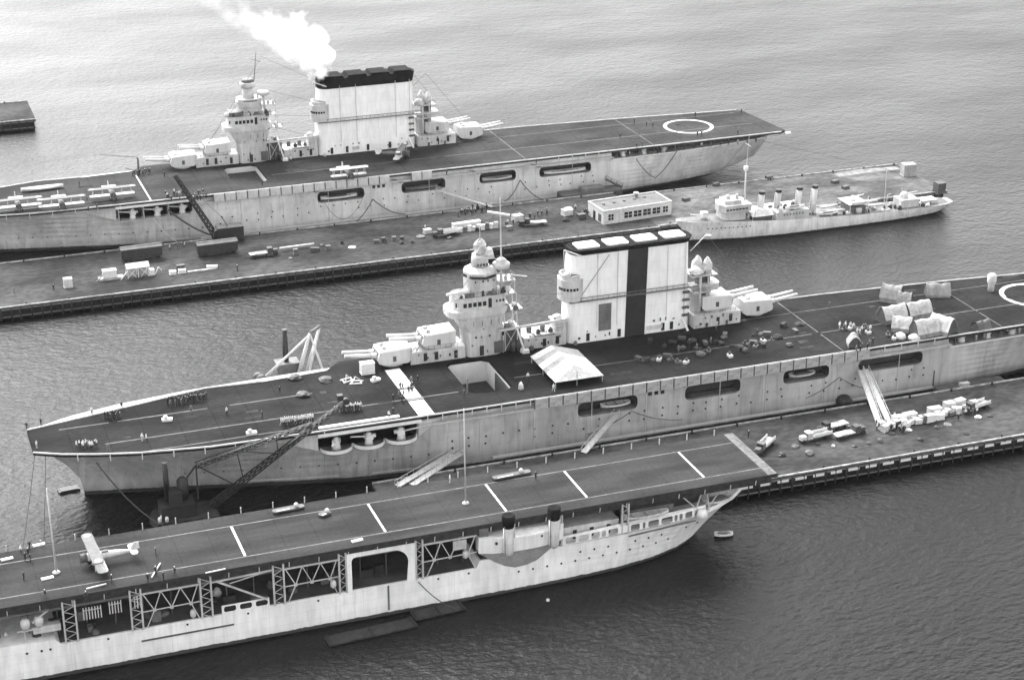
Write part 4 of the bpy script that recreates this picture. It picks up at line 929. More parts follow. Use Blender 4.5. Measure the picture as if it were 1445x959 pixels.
g = G().tube((62.3,-18.5,20.9),(62.3,-17.5,20.9), .7, .7, 10).box(60.4, 61.6, -18.6, -17.4, 21.4, 22.6); g.build('jib_head_sheave', BK, t)
for x, y in ((22,-20.6),(23.4,-20.9),(22.6,-19.8)): tag(G().lathe(x, y, [(.35,1.5),(.4,2.1),(.3,2.5)], 8).build('steel_drum', WH), 'pale drum standing on the corner of the floating crane\'s deck', 'drum', 'drums on the floating crane')

t = thing('derrick_barge', 'pale flat derrick barge with black stack beyond the middle carrier\'s foredeck', 'barge', (0,0,0))
G().prism([(51.5,40.5),(66,41),(80,36),(80,26),(54,26)], -.4, 1.9, 1, top=0).build('barge_hull', [LT, LG], t)
def d3(u, v, y): q = aty(u, v, y); return (q.x, q.y, q.z)
sb = at(404, 519, 2.5); G().tube((sb.x,sb.y,2),(sb.x,sb.y,12.5), .75, .65, 12).build('smokestack', BK, t)
G().box(sb.x-2.6, sb.x+3.0, sb.y-2, sb.y+2, 1.9, 4.3).build('engine_house', MG, t)
ys = sb.y-1.5
f1, f2, f3, f4 = at(422, 526, 2), at(444, 526, 2), at(436, 525, 2), at(456, 523, 2)
top1, top2 = aty(437, 470, ys), aty(451, 460, ys+2)
g = G().tube(f1, top1, .55, .35, 8).tube(f4, top1, .3, .2, 6).build('sheerleg', LG, t)
G().tube(f3, top2, .4, .3, 8).tube(at(432,524,2), top2, .35, .25, 8).build('sheerleg', LG, t); G().tube(top1, top2, .4, .4, 8).build('head_beam', MG, t)
G().tube(at(372, 534, 2.2), aty(436,473,ys), .38, .25, 8).build('stay_boom', LG, t)
q0 = at(441, 531, 3); g = lattice(G(), (q0.x,q0.y-4,3.6), (q0.x+17.5,q0.y-10,4.6), 1.7, 1.5, 12, .1); g.build('stowed_jib', LT, t)
for u, v in ((364,534),(369,537)):
    p = at(u, v, 1.9); G().lathe(p.x, p.y, [(1.1,1.9),(1.2,2.8),(.6,3.4)], 9).build('deck_winch', DG, t)

t = thing('crawler_crane', 'black crane on the pier with a long jib leaning over the farthest carrier\'s deck', 'crane', (70.5,137.2,3.5), 0)
G().box(-4.2, 3.2, -1.9, 1.9, 1.1, 4.4).yprism([(-5.6,1.1),(-4.2,1.1),(-4.2,4.0),(-5.0,3.6)], -1.4, 1.4).build('crane_house', BK, t)
G().box(-3.6, 3.0, -1.6, 1.6, .55, 1.1).build('undercarriage', BK, t)
for x in (-2.8,-.9,1,2.8):
    G().tube((x,-1.75,.45),(x,-1.5,.45), .45, .45, 10).build('wheel', BK, t)
jt = aty(247, 247, 142)
g = lattice(G(), (-4.6,0,2.0), (jt.x-70.5,142-137.2,jt.z-3.5), 1.2, .7, 16, .15); g.build('jib', BK, t)
G().bar((-1,0,4.4),(-2.5,0,7.2),.2).bar((-2.5,0,7.2),(jt.x-70.5,142-137.2,jt.z-3.4),.07).build('jib_guy', BK, t)

def deck_davit(label, u, v, z, tips, mat=DG, h=6):
    p = at(u, v, z); t = thing('deck_crane', label, 'derrick', (p.x,p.y,z))
    G().tube((0,0,0),(0,0,h), .35, .3, 8).build('post', mat, t)
    for du, dv in tips:
        q = aty(u+du, v+dv, p.y)-p; G().tube((0,0,h*.1 if dv > -h*2 else h),q, .13, .1, 6).build('boom', mat, t)
    return t
deck_davit('thin derrick at the far deck edge ahead of the farthest carrier\'s turrets', 196, 245, D, [(-55,-27),(-20,-8)], MG, 5)

# ---------------------------------------------------------------- pier building, boxcars, trucks
t = thing('pier_building', 'low pale flat roofed building with big windows on the pier', 'building', (174.6,113.2,3.5), R(4.5))
G().box(0, 22.4, 0, 10, 0, 3.9).build('wall', WOODL if False else gm('pale_stucco', .5, .8, .1, .4), t)
G().box(.25, 22.15, .25, 9.75, 3.9, 4.0).build('roof', RF, t)
g = G()
for a in ((0,22.4,-.12,.3),(0,22.4,9.7,10.12)): g.box(a[0]-.12, a[1]+.12, a[2], a[3], 3.85, 4.3)
for a in ((-.12,.3),(22.1,22.52)): g.box(a[0], a[1], .3, 9.7, 3.85, 4.3)
g.build('parapet', LT, t)
G().box(5.3, 6.0, -.12, -.003, 0, 3.84).build('pilaster', LT, t)
wsrc = None
for x, wd in ((1.6,1.6),(6.8,2.5),(9.9,2.5),(13.0,2.5),(16.1,2.5),(19.6,1.6)):
    w_ = G().box(x, x+wd, -.06, .05, 1.1, 2.9).build('window', GLS, t)
    G().box(x+wd/2-.07, x+wd/2+.07, -.12, -.062, 1.1, 2.9).box(x, x+wd, -.12, -.062, 1.95, 2.07).build('glazing_bar', LT, w_)
G().box(-.06, .05, 5.2, 6.6, .05, 2.6).build('door', BK, t); G().box(-.06, .05, 1.5, 3.4, .3, 2.6).build('door', DG, t)
G().lathe(15, 8.4, [(.5,4),(.5,5),(.8,5.05),(.8,5.4)], 10).build('roof_vent', LT, t)
for x, y in ((3,6),(6.5,6.2),(10,6.4),(13.5,6.6),(17,6.9)): G().box(x-.35, x+.35, y-.35, y+.35, 4.0, 4.35).build('roof_hatch', MG, t)
def boxcar(label, x, y, rz):
    t = thing('boxcar', label, 'railway wagon', (x,y,3.5), R(rz), 'boxcars standing on the pier')
    G().box(-5.6, 5.6, -1.45, 1.45, 1.1, 3.7).build('body', CAR, t)
    G().yprism([(-5.7,3.7),(5.7,3.7),(5.7,3.75),(-5.7,3.75)], -1.5, 1.5)
    g = G(); pr = [(-1.55,3.7),(0,4.15),(1.55,3.7)]; g.loft([[(x_,y_,z_) for y_, z_ in pr]+[(x_,y_,z_-.1) for y_, z_ in reversed(pr)] for x_ in (-5.75,5.75)], 0); g.build('roof', RF, t)
    G().box(-5.6, 5.6, -.25, .25, 4.16, 4.22).build('running_board', MG, t)
    G().box(-.9, .9, -1.52, -1.455, 1.15, 3.5).build('sliding_door', CAR, t)
    G().box(-5.4, 5.4, -1.0, 1.0, .75, 1.1).build('underframe', BK, t)
    for x_ in (-4.6,-3.1,3.1,4.6):
        for y_ in (-.9, .9): G().tube((x_,y_-.08,.45),(x_,y_+.08,.45), .45, .45, 10).build('wheel', BK, t)
    return t
boxcar('dark boxcar behind the white framed shelter on the pier', 43.8, 130.2, 1)
boxcar('dark boxcar with pale grey roof beside the black crane', 64.2, 126.9, 2)
for dy in (-.72, .72):
    o = G().box(-55, 165, 120.0+dy*1.0+8.6-.04, 128.68+dy, 3.504, 3.62).build('railway_rail', DG); tag(o, 'steel rail set in the long pier deck, '+('nearer' if dy < 0 else 'farther')+' one of the pair', 'rail', 'rails of the pier track')

def truck(label, x, y, z, rz, body=DG, load=None, group=None):
    t = thing('flatbed_truck', label, 'truck', (x,y,z), R(rz), group)
    G().box(-1.0, 4.0, -1.05, 1.05, .95, 1.15).build('bed', WOODL, t)
    G().prism(rrect(-2.5,-1.05,-.9,.9,.25), .8, 2.3).build('cab', body, t); G().box(-2.56, -2.44, -.7, .7, 1.5, 2.05).build('windscreen', GLS, t)
    G().prism(rrect(-4.1,-2.5,-.6,.6,.25), .75, 1.6).build('bonnet', body, t)
    for x_, y_ in ((-3.4,-.85),(-3.4,.85),(2.6,-.95),(2.6,.95)): G().tube((x_,y_-.14,.48),(x_,y_+.14,.48), .48, .48, 12).build('wheel', BK, t)
    if load: G().box(-.9, 3.9, -1.0, -.92, 1.15, 1.8).box(-.9, 3.9, .92, 1.0, 1.15, 1.8).build('side_rack', load, t)
    return t
pp = at(652, 329, 3.5)
truck('dark truck standing at the left end of the white stacked crates on the long pier', pp.x-5, pp.y-.5, 3.5, 3, DG, WH)
truck('dark lorry parked on the long pier right of the mast top', at(752,318,3.5).x, at(752,318,3.5).y, 3.5, -8, BK)
truck('small tractor-like truck with trailing white pole on the long pier', at(372,361,3.5).x, at(372,361,3.5).y, 3.5, 184, DG)
truck('pale loaded truck on the narrow pier beneath the middle carrier', at(1150,620,3.5).x, at(1150,620,3.5).y, 3.5, 8, LG, WH)
truck('dark truck behind and between the other two trucks on the narrow pier', at(1174,606,3.5).x, at(1174,606,3.5).y, 3.5, 10, BK)
truck('dark truck nearest the foot of the double gangway', at(1198,615,3.5).x, at(1198,615,3.5).y, 3.5, 188, DG)
truck('truck at the right end of the white crates on the narrow pier', at(1376,578,3.5).x, at(1376,578,3.5).y, 3.5, 15, DG, WH)
truck('dark truck beside the stern band of the nearest carrier', at(1078,633,3.5).x, at(1078,633,3.5).y, 3.5, 40, MG, WH)
p0, p1 = at(375,357,3.5), at(402,356,3.5)
tag(G().tube((p0.x+4,p0.y,4.4),(p0.x+14,p0.y+.8,4.3), .3, .3, 8).build('white_pole', WH), 'long white pole lying behind the small truck on the long pier', 'pole')

def crate(label, x, y, z, sx, sy, sz, m=WH, rz=0, group=None):
    g = G().box(-sx/2, sx/2, -sy/2, sy/2, 0, sz); 
    for a in (-1, 1):
        g.box(a*sx/2-.06, a*sx/2+.06, -sy/2-.05, sy/2+.05, .0, .12); g.box(a*sx/2-.06, a*sx/2+.06, -sy/2-.05, sy/2+.05, sz-.12, sz+.02)
    g.bar((-sx/2,-sy/2-.04,.1),(sx/2,-sy/2-.04,sz-.1), .08)
    o = g.build('crate', m); o.location = (x,y,z); o.rotation_euler = (0,0,R(rz)); return tag(o, label, 'crate', group)
# white framed shelter and its neighbours on the long pier
t = thing('white_shelter', 'small shelter with white roof on crossed white braces in front of a boxcar', 'shelter', (40.6,117.4,3.5), R(2))
g = G(); pr = [(-1.6,2.9),(0,3.9),(1.6,2.9)]; g.loft([[(x,y,z) for y, z in pr]+[(x,y,z-.12) for y, z in reversed(pr)] for x in (-3.1,3.1)], 0); g.build('roof', WH, t)
for x in (-2.8, 0, 2.8):
    for y in (-1.3, 1.3): G().box(x-.1, x+.1, y-.1, y+.1, 0, 3.0).build('post', WH, t)
g = G().bar((-2.8,-1.35,.2),(-.6,-1.35,2.6),.14).bar((-2.8,-1.35,2.6),(-.6,-1.35,.2),.14).bar((.6,-1.35,.2),(2.8,-1.35,2.6),.14).bar((.6,-1.35,2.6),(2.8,-1.35,.2),.14); g.build('cross_brace', WH, t)
G().bar((-2.9,-1.4,2.2),(-4.8,-1.4,.1), .3, .2).build('stair', WH, t); G().box(3.2, 4.4, -1.2, .6, 0, 1.6).build('side_box', WH, t); G().bar((4.6,-.8,.1),(5.6,-.8,2.1),.2).bar((5.6,-.8,2.1),(6.4,-.8,1.0),.2).build('handrail', WH, t)
crate('white slatted box on a sled left of the white framed shelter', 33.2,117.8,4.1,3.6,1.8,2.0)
tag(G().box(30.2,36.8,116.5,118.8,3.5,4.05).bar((29.6,116.6,3.6),(31.3,116.6,5.2),.25).build('timber_sled', WOODL), 'low timber sled under the white slatted box', 'sled')
crate('left one of two small white topped crates right of the white shelter', 49.7,115.4,3.5,1.7,1.3,1.0)
crate('right one of two small white topped crates right of the white shelter', 52.3,115.6,3.5,1.9,1.2,1.0)
crate('dark box behind the right one of the two small white crates', 52.3,117.8,3.5,2.1,1.2,1.6,DG)
crate('lone pale hut-like box near the left end of the long pier', 21.9,115.4,3.5,2.2,1.8,2.5,LT)
crate('white slab lying low among gear right of the small crates', 60.6,116.4,3.5,2.8,1.1,.8,WH,-12)
crate('flat pale boards beside the gear in front of the grey roofed boxcar', 57.8,115.6,3.5,8,.9,.25,WOODL,2)
# stacks by the crowd on the long pier
q = at(652,327,3.5)
for i in range(12):
    x = q.x-4.5+i*1.35
    crate('post-like crate in the long stack by the dark truck on the long pier', x, q.y+.2*random.uniform(-1,1), 3.5, .9, .9, random.uniform(1.2,2.0), (WH,LT,LG,WH,MG)[i % 5], random.uniform(-15,15), 'crates stacked on the long pier')
q = at(658,318,3.5); crate('long white boat-shaped box behind the crate stack on the long pier', q.x, q.y, 3.5, 8.5, 1.6, 1.1, WH, 3)
q = at(645,322,3.5)
for u, v, s, m, lab in ((603,329,1.6,LT,'pale gear pile left of the dark truck on the long pier'),(718,324,1.4,MG,'small grey crate between crowd and lorry on the long pier'),(800,303,2.2,LG,'grey covered crate left of the pier building'),(802,298,1.4,WH,'white crate touching the grey covered crate left of the pier building'),(820,308,1.8,DG,'dark crate by the pier building\'s left corner'),(730,311,2.2,LT,'pale roofed crate beside the parked lorry')):
    p = at(u, v, 3.5); crate(lab, p.x, p.y, 3.5, s*1.3, s, s*.8, m, 10)
for i, u in enumerate((417,443,447,463,531,541,556,567)):
    p = at(u, 358-(u-417)*.135, 3.5); crate('dark bollard-like crate of the scattered gear along the middle of the long pier', p.x, p.y, 3.5, random.uniform(.9,1.8), 1.0, random.uniform(.8,1.5), DG if i % 3 else MG, random.uniform(-20,20), 'scattered gear on the long pier')
# narrow pier white stacks
for i in range(26):
    u = 1243+i*5.2; v = 607-i*1.15+random.uniform(-3,3)
    p = at(u, v, 3.5); crate('pale or grey crate in the long stack on the narrow pier below the middle carrier', p.x, p.y, 3.5, random.uniform(1.0,1.8), 1.2, random.uniform(.8,1.9), (WH,LT,WH,LG,LT,MG,WH)[i % 7], random.uniform(-12,20), 'crates stacked on the narrow pier')
for u, v in ((1268,597),(1283,593),(1318,585),(1340,577),(1352,574)):
    p = at(u, v, 3.5); crate('larger pale crate behind the long stack on the narrow pier', p.x, p.y, 3.5, 3.0, 1.6, 1.9, LT, random.uniform(-10,18), 'large crates on the narrow pier')
crate('dark crate at the near end of the white crates on the narrow pier', at(1266,602,3.5).x, at(1266,602,3.5).y, 3.5, 1.8,1.4,1.5, BK, 8)
# pier end
crate('pale windowless hut at the outer end of the pier behind the slim warship', 283.0,125.2,3.3,4.0,3.0,3.8,gm('weathered_hut_paint', .3, .8, .15, .5),-6)
crate('dark open framed box at the warship\'s stern on the pier corner', 282.6,106.4,3.3,2.6,3,3.4,DG)
tag(G().prism([(262,134.2),(272,136),(284,134.5),(284.4,131.4),(272,131.8),(262,131)], 3.305, 3.32).build('pale_patch', gm('pale_bare_boards', .17, .85, .3, .3)), 'pale strip of bare boards along the far edge of the pier end', 'boards')
for u, v in ((1085,252),(968,283),(1178,258),(1193,266),(1010,262)):
    p = at(u, v, 3.3); crate('small dark crate lying on the wide pier end', p.x, p.y, 3.3, 2.2, 1.4, .9, DG, 15, 'crates on the pier end')

# gear on the middle carrier
crate('white square box standing by the far deck edge in front of the foremost turret', 74.2,8.6,D,3.0,2.0,2.6,WH)
for u, v, lab, m in ((490,537,'left white machine frame on the middle carrier\'s foredeck',WH),(503,540,'right white machine frame on the middle carrier\'s foredeck',WH),(530,537,'small white winch near the foremost turret',WH),(427,558,'dark round tarpaulin bundle on the middle carrier\'s foredeck',BK),(416,534,'dark bundle at the far edge of the middle carrier\'s foredeck',BK),(355,612,'pale low box near the near edge of the foredeck',LG),(236,593,'small white box with a post on the middle carrier\'s foredeck',WH),(459,537,'dark low gear pile near the far deck edge',DG)):
    p = at(u, v, D); t = thing('deck_machine', lab, 'deck gear', (p.x,p.y,D), R(random.uniform(-20,20)))
    if 'frame' in lab:
        G().bar((-1.5,-.9,.15),(1.3,-.6,.15),.22).bar((-1.3,.9,.15),(1.5,.7,.15),.22).bar((-1.2,-.9,.2),(-1.0,.9,.2),.2).bar((.9,-.7,.2),(1.1,.7,.2),.2).build('base', m, t); G().bar((-1,-.9,.2),(-.2,0,1.5),.16).bar((1.1,.7,.2),(-.2,0,1.5),.16).build('a_frame', m, t)
    elif m in (BK, DG):
        G().lump(0, 0, .01, 1.5, 1.0, 10).build('tarpaulin', m, t)
    else:
        G().prism(rrect(-1.1,1.1,-.6,.6,.2), .003, .5).build('base', m, t); G().lathe(-.3, 0, [(.45,.5),(.5,1.0),(.2,1.2)], 8).build('drum', m, t)
p = at(1398,410,D); t = thing('canvas_wrapped_post', 'tall white canvas wrapped post at the far deck edge near the right frame edge', 'covered post', (p.x,p.y,D))
G().lathe(0, 0, [(.8,0),(.75,1.6),(.95,2.0),(1.15,2.6),(1.1,4.1),(.6,4.5)], 12).build('canvas_wrap', CV, t)
g = G().tube((91.6,-9.6,D-6),(91.5,-9.6,D+3.6), .2, .2, 8); tag(g.build('lift_post', DG), 'dark post standing at the near left corner of the square deck opening', 'post')
tag(G().lathe(103.3,-11.2,[(.7,D+.003),(.5,D+.9),(.1,D+1.7)],6).build('canvas_cone', CV), 'small white canvas cone at the right corner of the deck opening', 'canvas cone')
for i, (u, v) in enumerate(((930,508),(946,509),(957,512),(968,512),(1000,497),(1030,503),(1052,487),(1066,490),(1077,482),(1190,466),(1200,464),(1210,468),(1218,464),(1225,470),(1253,474),(1262,478))):
    p = at(u, v, D); t = thing('deck_machine', 'small piece of gear among the scatter on the middle carrier\'s deck behind the funnel', 'deck gear', (p.x,p.y,D), random.uniform(0,3), 'gear scattered aft of the funnel')
    m = [LG,DG,MG,LT,DG][i % 5]; G().prism(rrect(-.8,.8,-.5,.5,.15), .003, .55).build('base', m, t); G().lathe(.2, 0, [(.3,.55),(.35,1.0),(.1,1.3)], 8).build('drum', DG, t)
for u, v in ((1270,476),(1290,478)):
    p = at(u, v, D); tag(G().lathe(p.x, p.y, [(1.5,D+.003),(1.3,D+.7),(.5,D+1.2)], 8).build('canvas_pile', CV), 'crumpled white canvas pile before the tents at the near deck edge', 'canvas pile', 'canvas piles before the tents')
rg = random.Random(21)
for i in range(30):
    u = 905+i*7.6+rg.uniform(-6,6); v = 497-(u-905)*.12+rg.uniform(-13,20)
    p = at(u, v, D)
    if abs(p.y+14) < 1.2: continue
    t = thing('deck_crate', 'dark crate or bundle lying among the men on deck behind the striped funnel', 'deck gear', (p.x,p.y,D), rg.uniform(0,3), 'dark bundles aft of the funnel')
    if i % 2: G().lump(0, 0, .01, rg.uniform(.5,1.2), rg.uniform(.5,1.2), 8).build('tarpaulin', (BKX,DKF,BK,DG)[i % 4], t)
    else: G().box(-.9, .9, -.5, .5, .01, rg.uniform(.5,1.1)).box(-1.0, 1.0, -.06, .06, .01, .2).build('case', (DG,BKX,DKF,BK)[i % 4], t)
for i in range(34):
    u = 380+i*12.6+rg.uniform(-5,5); v = 358-(u-380)*.137+rg.uniform(-16,14); p = at(u, v, 3.5)
    if not (107 < p.y < 124): continue
    o = G().lump(0, 0, 0, rg.uniform(.5,1.3), rg.uniform(.4,1.3), 8).build('tarpaulin_heap', (BK,DG,MG,DKF,LG)[i % 5]); o.location = (p.x,p.y,3.505); tag(o, 'low heap of stores scattered along the open middle of the long pier', 'stores', 'heaps of stores on the long pier')
for i in range(16):
    u = 1100+i*20+rg.uniform(-6,6); v = 640-(u-1100)*.14+rg.uniform(-12,10); p = at(u, v, 3.5)
    if not (-46 < p.y < -26): continue
    o = G().lump(0, 0, 0, rg.uniform(.4,1.0), rg.uniform(.3,1.0), 8).build('tarpaulin_heap', (BK,DG,MG,DKF,LG)[i % 5]); o.location = (p.x,p.y,3.505); tag(o, 'low heap of stores scattered along the narrow pier right of the nearest carrier', 'stores', 'heaps of stores on the narrow pier')
# gear on the nearest carrier
ZL = 15.55
def skid(lab, u, v, L, rz):
    p = at(u, v, ZL); t = thing('deck_trolley', lab, 'trolley', (p.x,p.y,ZL), R(rz))
    G().prism(rrect(-L/2,L/2,-.7,.7,.5), .25, .55).build('tray', DG, t); G().lathe(L*.25, 0, [(.4,.55),(.45,1.1),(.1,1.4)], 8).build('drum', LG, t)
    G().box(-L*.4, 0, -.75, -.5, .56, .72).build('white_bar', WH, t)
    for x in (-L*.35, L*.35): G().tube((x,-.6,.15),(x,.6,.15), .15, .15, 8).build('axle', BK, t)
skid('long dark trolley with a white bar near the far deck edge of the nearest carrier', 407, 720, 6.2, 4)
skid('short dark round trolley right of the long one on the nearest carrier', 458, 727, 2.4, 20)
skid('dark trolley near the far deck edge right of the tall mast', 722, 672, 8, 4)
for u, v, lab in ((504,763,'short white plank near the close deck edge of the nearest carrier'),(67,816,'small white panel near the left mast of the nearest carrier'),(55,769,'white bundle at the far edge left of the mast'),(10,789,'white bundle at the far deck edge by the left frame edge')):
    p = at(u, v, ZL); crate(lab, p.x, p.y, ZL+.01, 2.0, .7, .25, WH, 8)
for (u0, v0, u1, v1, lab) in ((122,830,150,823,'white pole held along the near edge of the nearest carrier'),(290,808,318,802,'white plank lying by the near deck edge of the nearest carrier'),(214,814,226,794,'white pole carried between two sailors on the nearest carrier')):
    a, b = at(u0, v0, ZL+.4), at(u1, v1, ZL+.4); tag(G().tube(a, b, .13, .13, 6).build('pole', WH), lab, 'pole')

# rafts, floats, gangways
p = at(97, 692, 0); t = thing('raft', 'small dark raft floating ahead of the middle carrier\'s bow', 'raft', (p.x,p.y,0), R(6))
G().box(-2.2, 2.2, -1.0, -.1, -.2, .5).build('float', BK, t); G().box(-2.2, 2.2, .1, 1.0, -.2, .5).build('float', BK, t); G().box(-1.8, 1.8, -.9, .9, .5, .6).build('deck', DG, t)
for u, v, L, lab in ((524,892,17,'long dark camel float left of the other beside the nearest carrier\'s hull'),(618,862,10,'shorter dark camel float against the nearest carrier\'s hull')):
    p = at(u, v, 0); t = thing('camel_float', lab, 'float', (p.x,p.y,0), R(3.5), 'camel floats alongside the nearest carrier')
    G().box(-L/2, L/2, -1.6, 1.6, -.3, .35).build('timber_float', DKF, t)
    for x in (-L/2+.5, 0, L/2-.5): G().box(x-.2, x+.2, -1.7, 1.7, .36, .5).build('cross_timber', PILE, t)
p = at(773, 847, 0); tag(G().lathe(p.x, p.y, [(.1,-.2),(.35,0),(.35,.3),(.1,.5)], 10).build('mooring_buoy', WH), 'tiny round white buoy on the dark water below the nearest carrier', 'buoy')
def gangway(label, a, b, w=1.1, m=LG, group=None):
    a, b = Vector(a), Vector(b); t = thing('gangway', label, 'gangway', a, 0, group); d = b-a
    s = d.cross(Vector((0,0,1))).normalized()*w/2
    G().bar((0,0,0), d, w*.8, .12).build('walkway', m, t)
    for k in (-1, 1):
        g = G().bar(s*k, d+s*k, .14, .22); g.bar(s*k+Vector((0,0,1.0)), d+s*k+Vector((0,0,1.0)), .08)
        n = max(3, int(d.length/1.8))
        for i in range(n+1): q = d*(i/n)+s*k; g.bar(q, q+Vector((0,0,1.0)), .07)
        g.build('side_frame', m, t)
    return t
gangway('left one of two parallel brows from the middle carrier\'s hull to the narrow pier', (85.6,-16.3,4.2), (70.5,-26,3.8), 1.3, LG, 'parallel brows')
gangway('right one of two parallel brows from the middle carrier\'s hull to the narrow pier', (87.6,-16.3,4.0), (73.6,-26.5,3.7), 1.3, LG, 'parallel brows')
gangway('single long brow from the foremost hull opening of the middle carrier', (124,-16.2,7.6), (112.8,-24.5,3.7), 1.3, LT)
ga, gb = aty(1214,522,-16.6), at(1241,599,3.6); 
gangway('left chute of the double ramp from the aftmost opening of the middle carrier', (ga.x,ga.y,ga.z), (gb.x,gb.y,3.7), 1.2, LG, 'double ramp')
gangway('right chute of the double ramp from the aftmost opening of the middle carrier', (ga.x+1.4,ga.y,ga.z), (gb.x+2.6,gb.y+.4,3.7), 1.2, LG, 'double ramp')
gangway('brow sloping from the farthest carrier\'s second opening to the pier crowd', (OF.x+151,OF.y-16.2,8.4), (OF.x+166,OF.y-24,3.8), 1.2, LG)
gangway('dark gangway at the waterline near the farthest carrier\'s after hull', (OF.x+205.5,OF.y-16.5,5.8), (OF.x+210,OF.y-19.5,3.7), 1.2, DG)
t = thing('pier_barge', 'dark flat barge between the farthest carrier\'s after hull and the pier', 'barge', (OF.x+199,OF.y-20.0,0))
G().prism(rrect(-10,10,-2.6,2.6,.8), -.3, 4.0).build('hull', DG, t); G().box(-3, 4, -1.6, 1.6, 4.0, 5.2).build('cargo', MG, t)
t = thing('landing_float', 'dark framed landing float under the middle carrier\'s after hull', 'float', (212,-20.6,0))
G().prism(rrect(-9,9,-1.9,1.9,.6), -.3, 3.2).build('hull', DG, t); G().bar((-7,-1.8,4.2),(7,-1.8,4.2),.12).bar((-9,1.8,3.2),(-9,1.8,7.2),.25).build('rail', DG, t)
crate('pale crate riding on the landing float', 210,-21,3.2,2.2,1.2,.8,LG)
p = aty(1231,576,-17); tag(G().lathe(180.5,-17.2,[(1.3,.8),(1.9,1.6),(1.9,2.6),(1.3,3.4)],12).build('rope_fender', BK), 'dark round fender hanging against the middle carrier\'s hull', 'fender')

# ropes
def rope(label, a, b, sag, r=.09, m=None, group=None, n=14):
    a, b = Vector(a), Vector(b); pts = []
    for i in range(n+1):
        f = i/n; q = a.lerp(b, f); q.z -= sag*4*f*(1-f); pts.append(q)
    o = G().path(pts, r, 5).build('mooring_rope', m or ROPE); return tag(o, label, 'rope', group)
rope('thin rope from the middle carrier\'s bow down to the water at the left frame edge', (0,-6.8,14), (-6,-24,.0), .6, .07)
rope('thin rope dropping from the middle carrier\'s bow, right of the other bow rope', (2,-7.5,13.6), (-1,-19,0), .5, .07)
rope('heavy dark hawser curving from the middle carrier\'s flare into the shaded water', (11.5,-11.8,12.6), (25,-24,.2), 2.5, .16)
for i, (x0, xm_, x1, zt, zb, off) in enumerate(((117,127.6,140,7.6,2.6,'middle'),(188,179.5,171,8.0,3.0,'middle'))):
    rope('left arm of the thin line hanging on the middle carrier\'s hull'+(' under the foremost opening' if i == 0 else ' forward of the ramp'), (min(x0,x1),-16.3,zb+1), (xm_,-16.15,zt), .5, .06)
    rope('right arm of the thin line hanging on the middle carrier\'s hull'+(' under the foremost opening' if i == 0 else ' forward of the ramp'), (xm_,-16.15,zt), (max(x0,x1),-16.3,zb+1), .8, .06)
def frope(lab, u0, v0, u1, v1, sag=1.2, r=.13, y=146.6):
    a, b = aty(u0, v0, y), aty(u1, v1, y); rope(lab, a, b, sag, r)
frope('dark rope falling left from its hook below the farthest carrier\'s second opening', 526,281,497,316)
frope('dark rope falling right from its hook below the farthest carrier\'s second opening', 526,281,572,302)
frope('dark rope falling left from its hook below the farthest carrier\'s third opening', 734,254,712,284)
frope('dark rope falling right from its hook below the farthest carrier\'s third opening', 734,254,768,282)
frope('light line bowed along the farthest carrier\'s hull under its foremost opening', 458,286,515,272, 6.5, .06)
frope('dark rope looping down left from the farthest carrier\'s after gallery', 898,224,925,251, 1.0, .13, 146)
frope('dark rope looping up right to the farthest carrier\'s after gallery', 925,251,958,208, 1.0, .13, 146)
rope('thick black hose from the farthest carrier\'s gun bays down to the pier', (OF.x+71,OF.y-17,11.6), (69,139,3.7), 1.6, .28)
rope('thin pale line from a gun platform of the farthest carrier to the pier', (OF.x+66.5,OF.y-17.4,10), (OF.x+72,OF.y-23,3.6), .8, .06, LT)
rope('dark rope hanging from the nearest carrier\'s side to the floats', (OL.x+99,OL.y-10.1,6.2), (OL.x+105.5,OL.y-12.5,.4), .8, .1)

# ---------------------------------------------------------------- smoke
SX = [68,74,82,92,100,104,106.5,108.5,110,112]
SZ = [68,64.5,59.5,54.5,50.5,48,46,45,45,45.5]
SR = [3,4,5.4,7.0,8.2,8.8,8.6,7.2,5.0,.8]
SS = [.012,.018,.035,.09,.3,.6,.8,.9,.9,.9]
SY = 173.0
def lin(x, tab): 
    for k in range(len(SX)-1):
        if x <= SX[k+1]: f = max(0, (x-SX[k])/(SX[k+1]-SX[k])); return tab[k]+(tab[k+1]-tab[k])*f
    return tab[-1]
g = G(); rings = []
for x in [66+i*2 for i in range(23)]+[112]:
    rr_ = lin(x, SR)*1.5+.8; rings.append([(x, SY+rr_*math.cos(2*math.pi*k/12), lin(x, SZ)+rr_*math.sin(2*math.pi*k/12)) for k in range(12)])
g.loft(rings, 0, False)
vm = bpy.data.materials.new('white_steam'); vm.use_nodes = True; n = vm.node_tree; n.nodes.clear(); L = n.links.new
out = n.nodes.new('ShaderNodeOutputMaterial'); pv = n.nodes.new('ShaderNodeVolumePrincipled'); pv.inputs['Color'].default_value = (.99,.99,.99,1); pv.inputs['Anisotropy'].default_value = .1
tc = n.nodes.new('ShaderNodeTexCoord'); sx = n.nodes.new('ShaderNodeSeparateXYZ'); L(tc.outputs['Object'], sx.inputs[0])
def M2(op, a, b=0.0):
    q = n.nodes.new('ShaderNodeMath'); q.operation = op
    for k, v_ in enumerate((a, b)):
        if isinstance(v_, (int, float)): q.inputs[k].default_value = v_
        else: L(v_, q.inputs[k])
    return q.outputs[0]
xf = n.nodes.new('ShaderNodeMapRange'); xf.inputs[1].default_value = SX[0]; xf.inputs[2].default_value = SX[-1]; L(sx.outputs[0], xf.inputs[0])
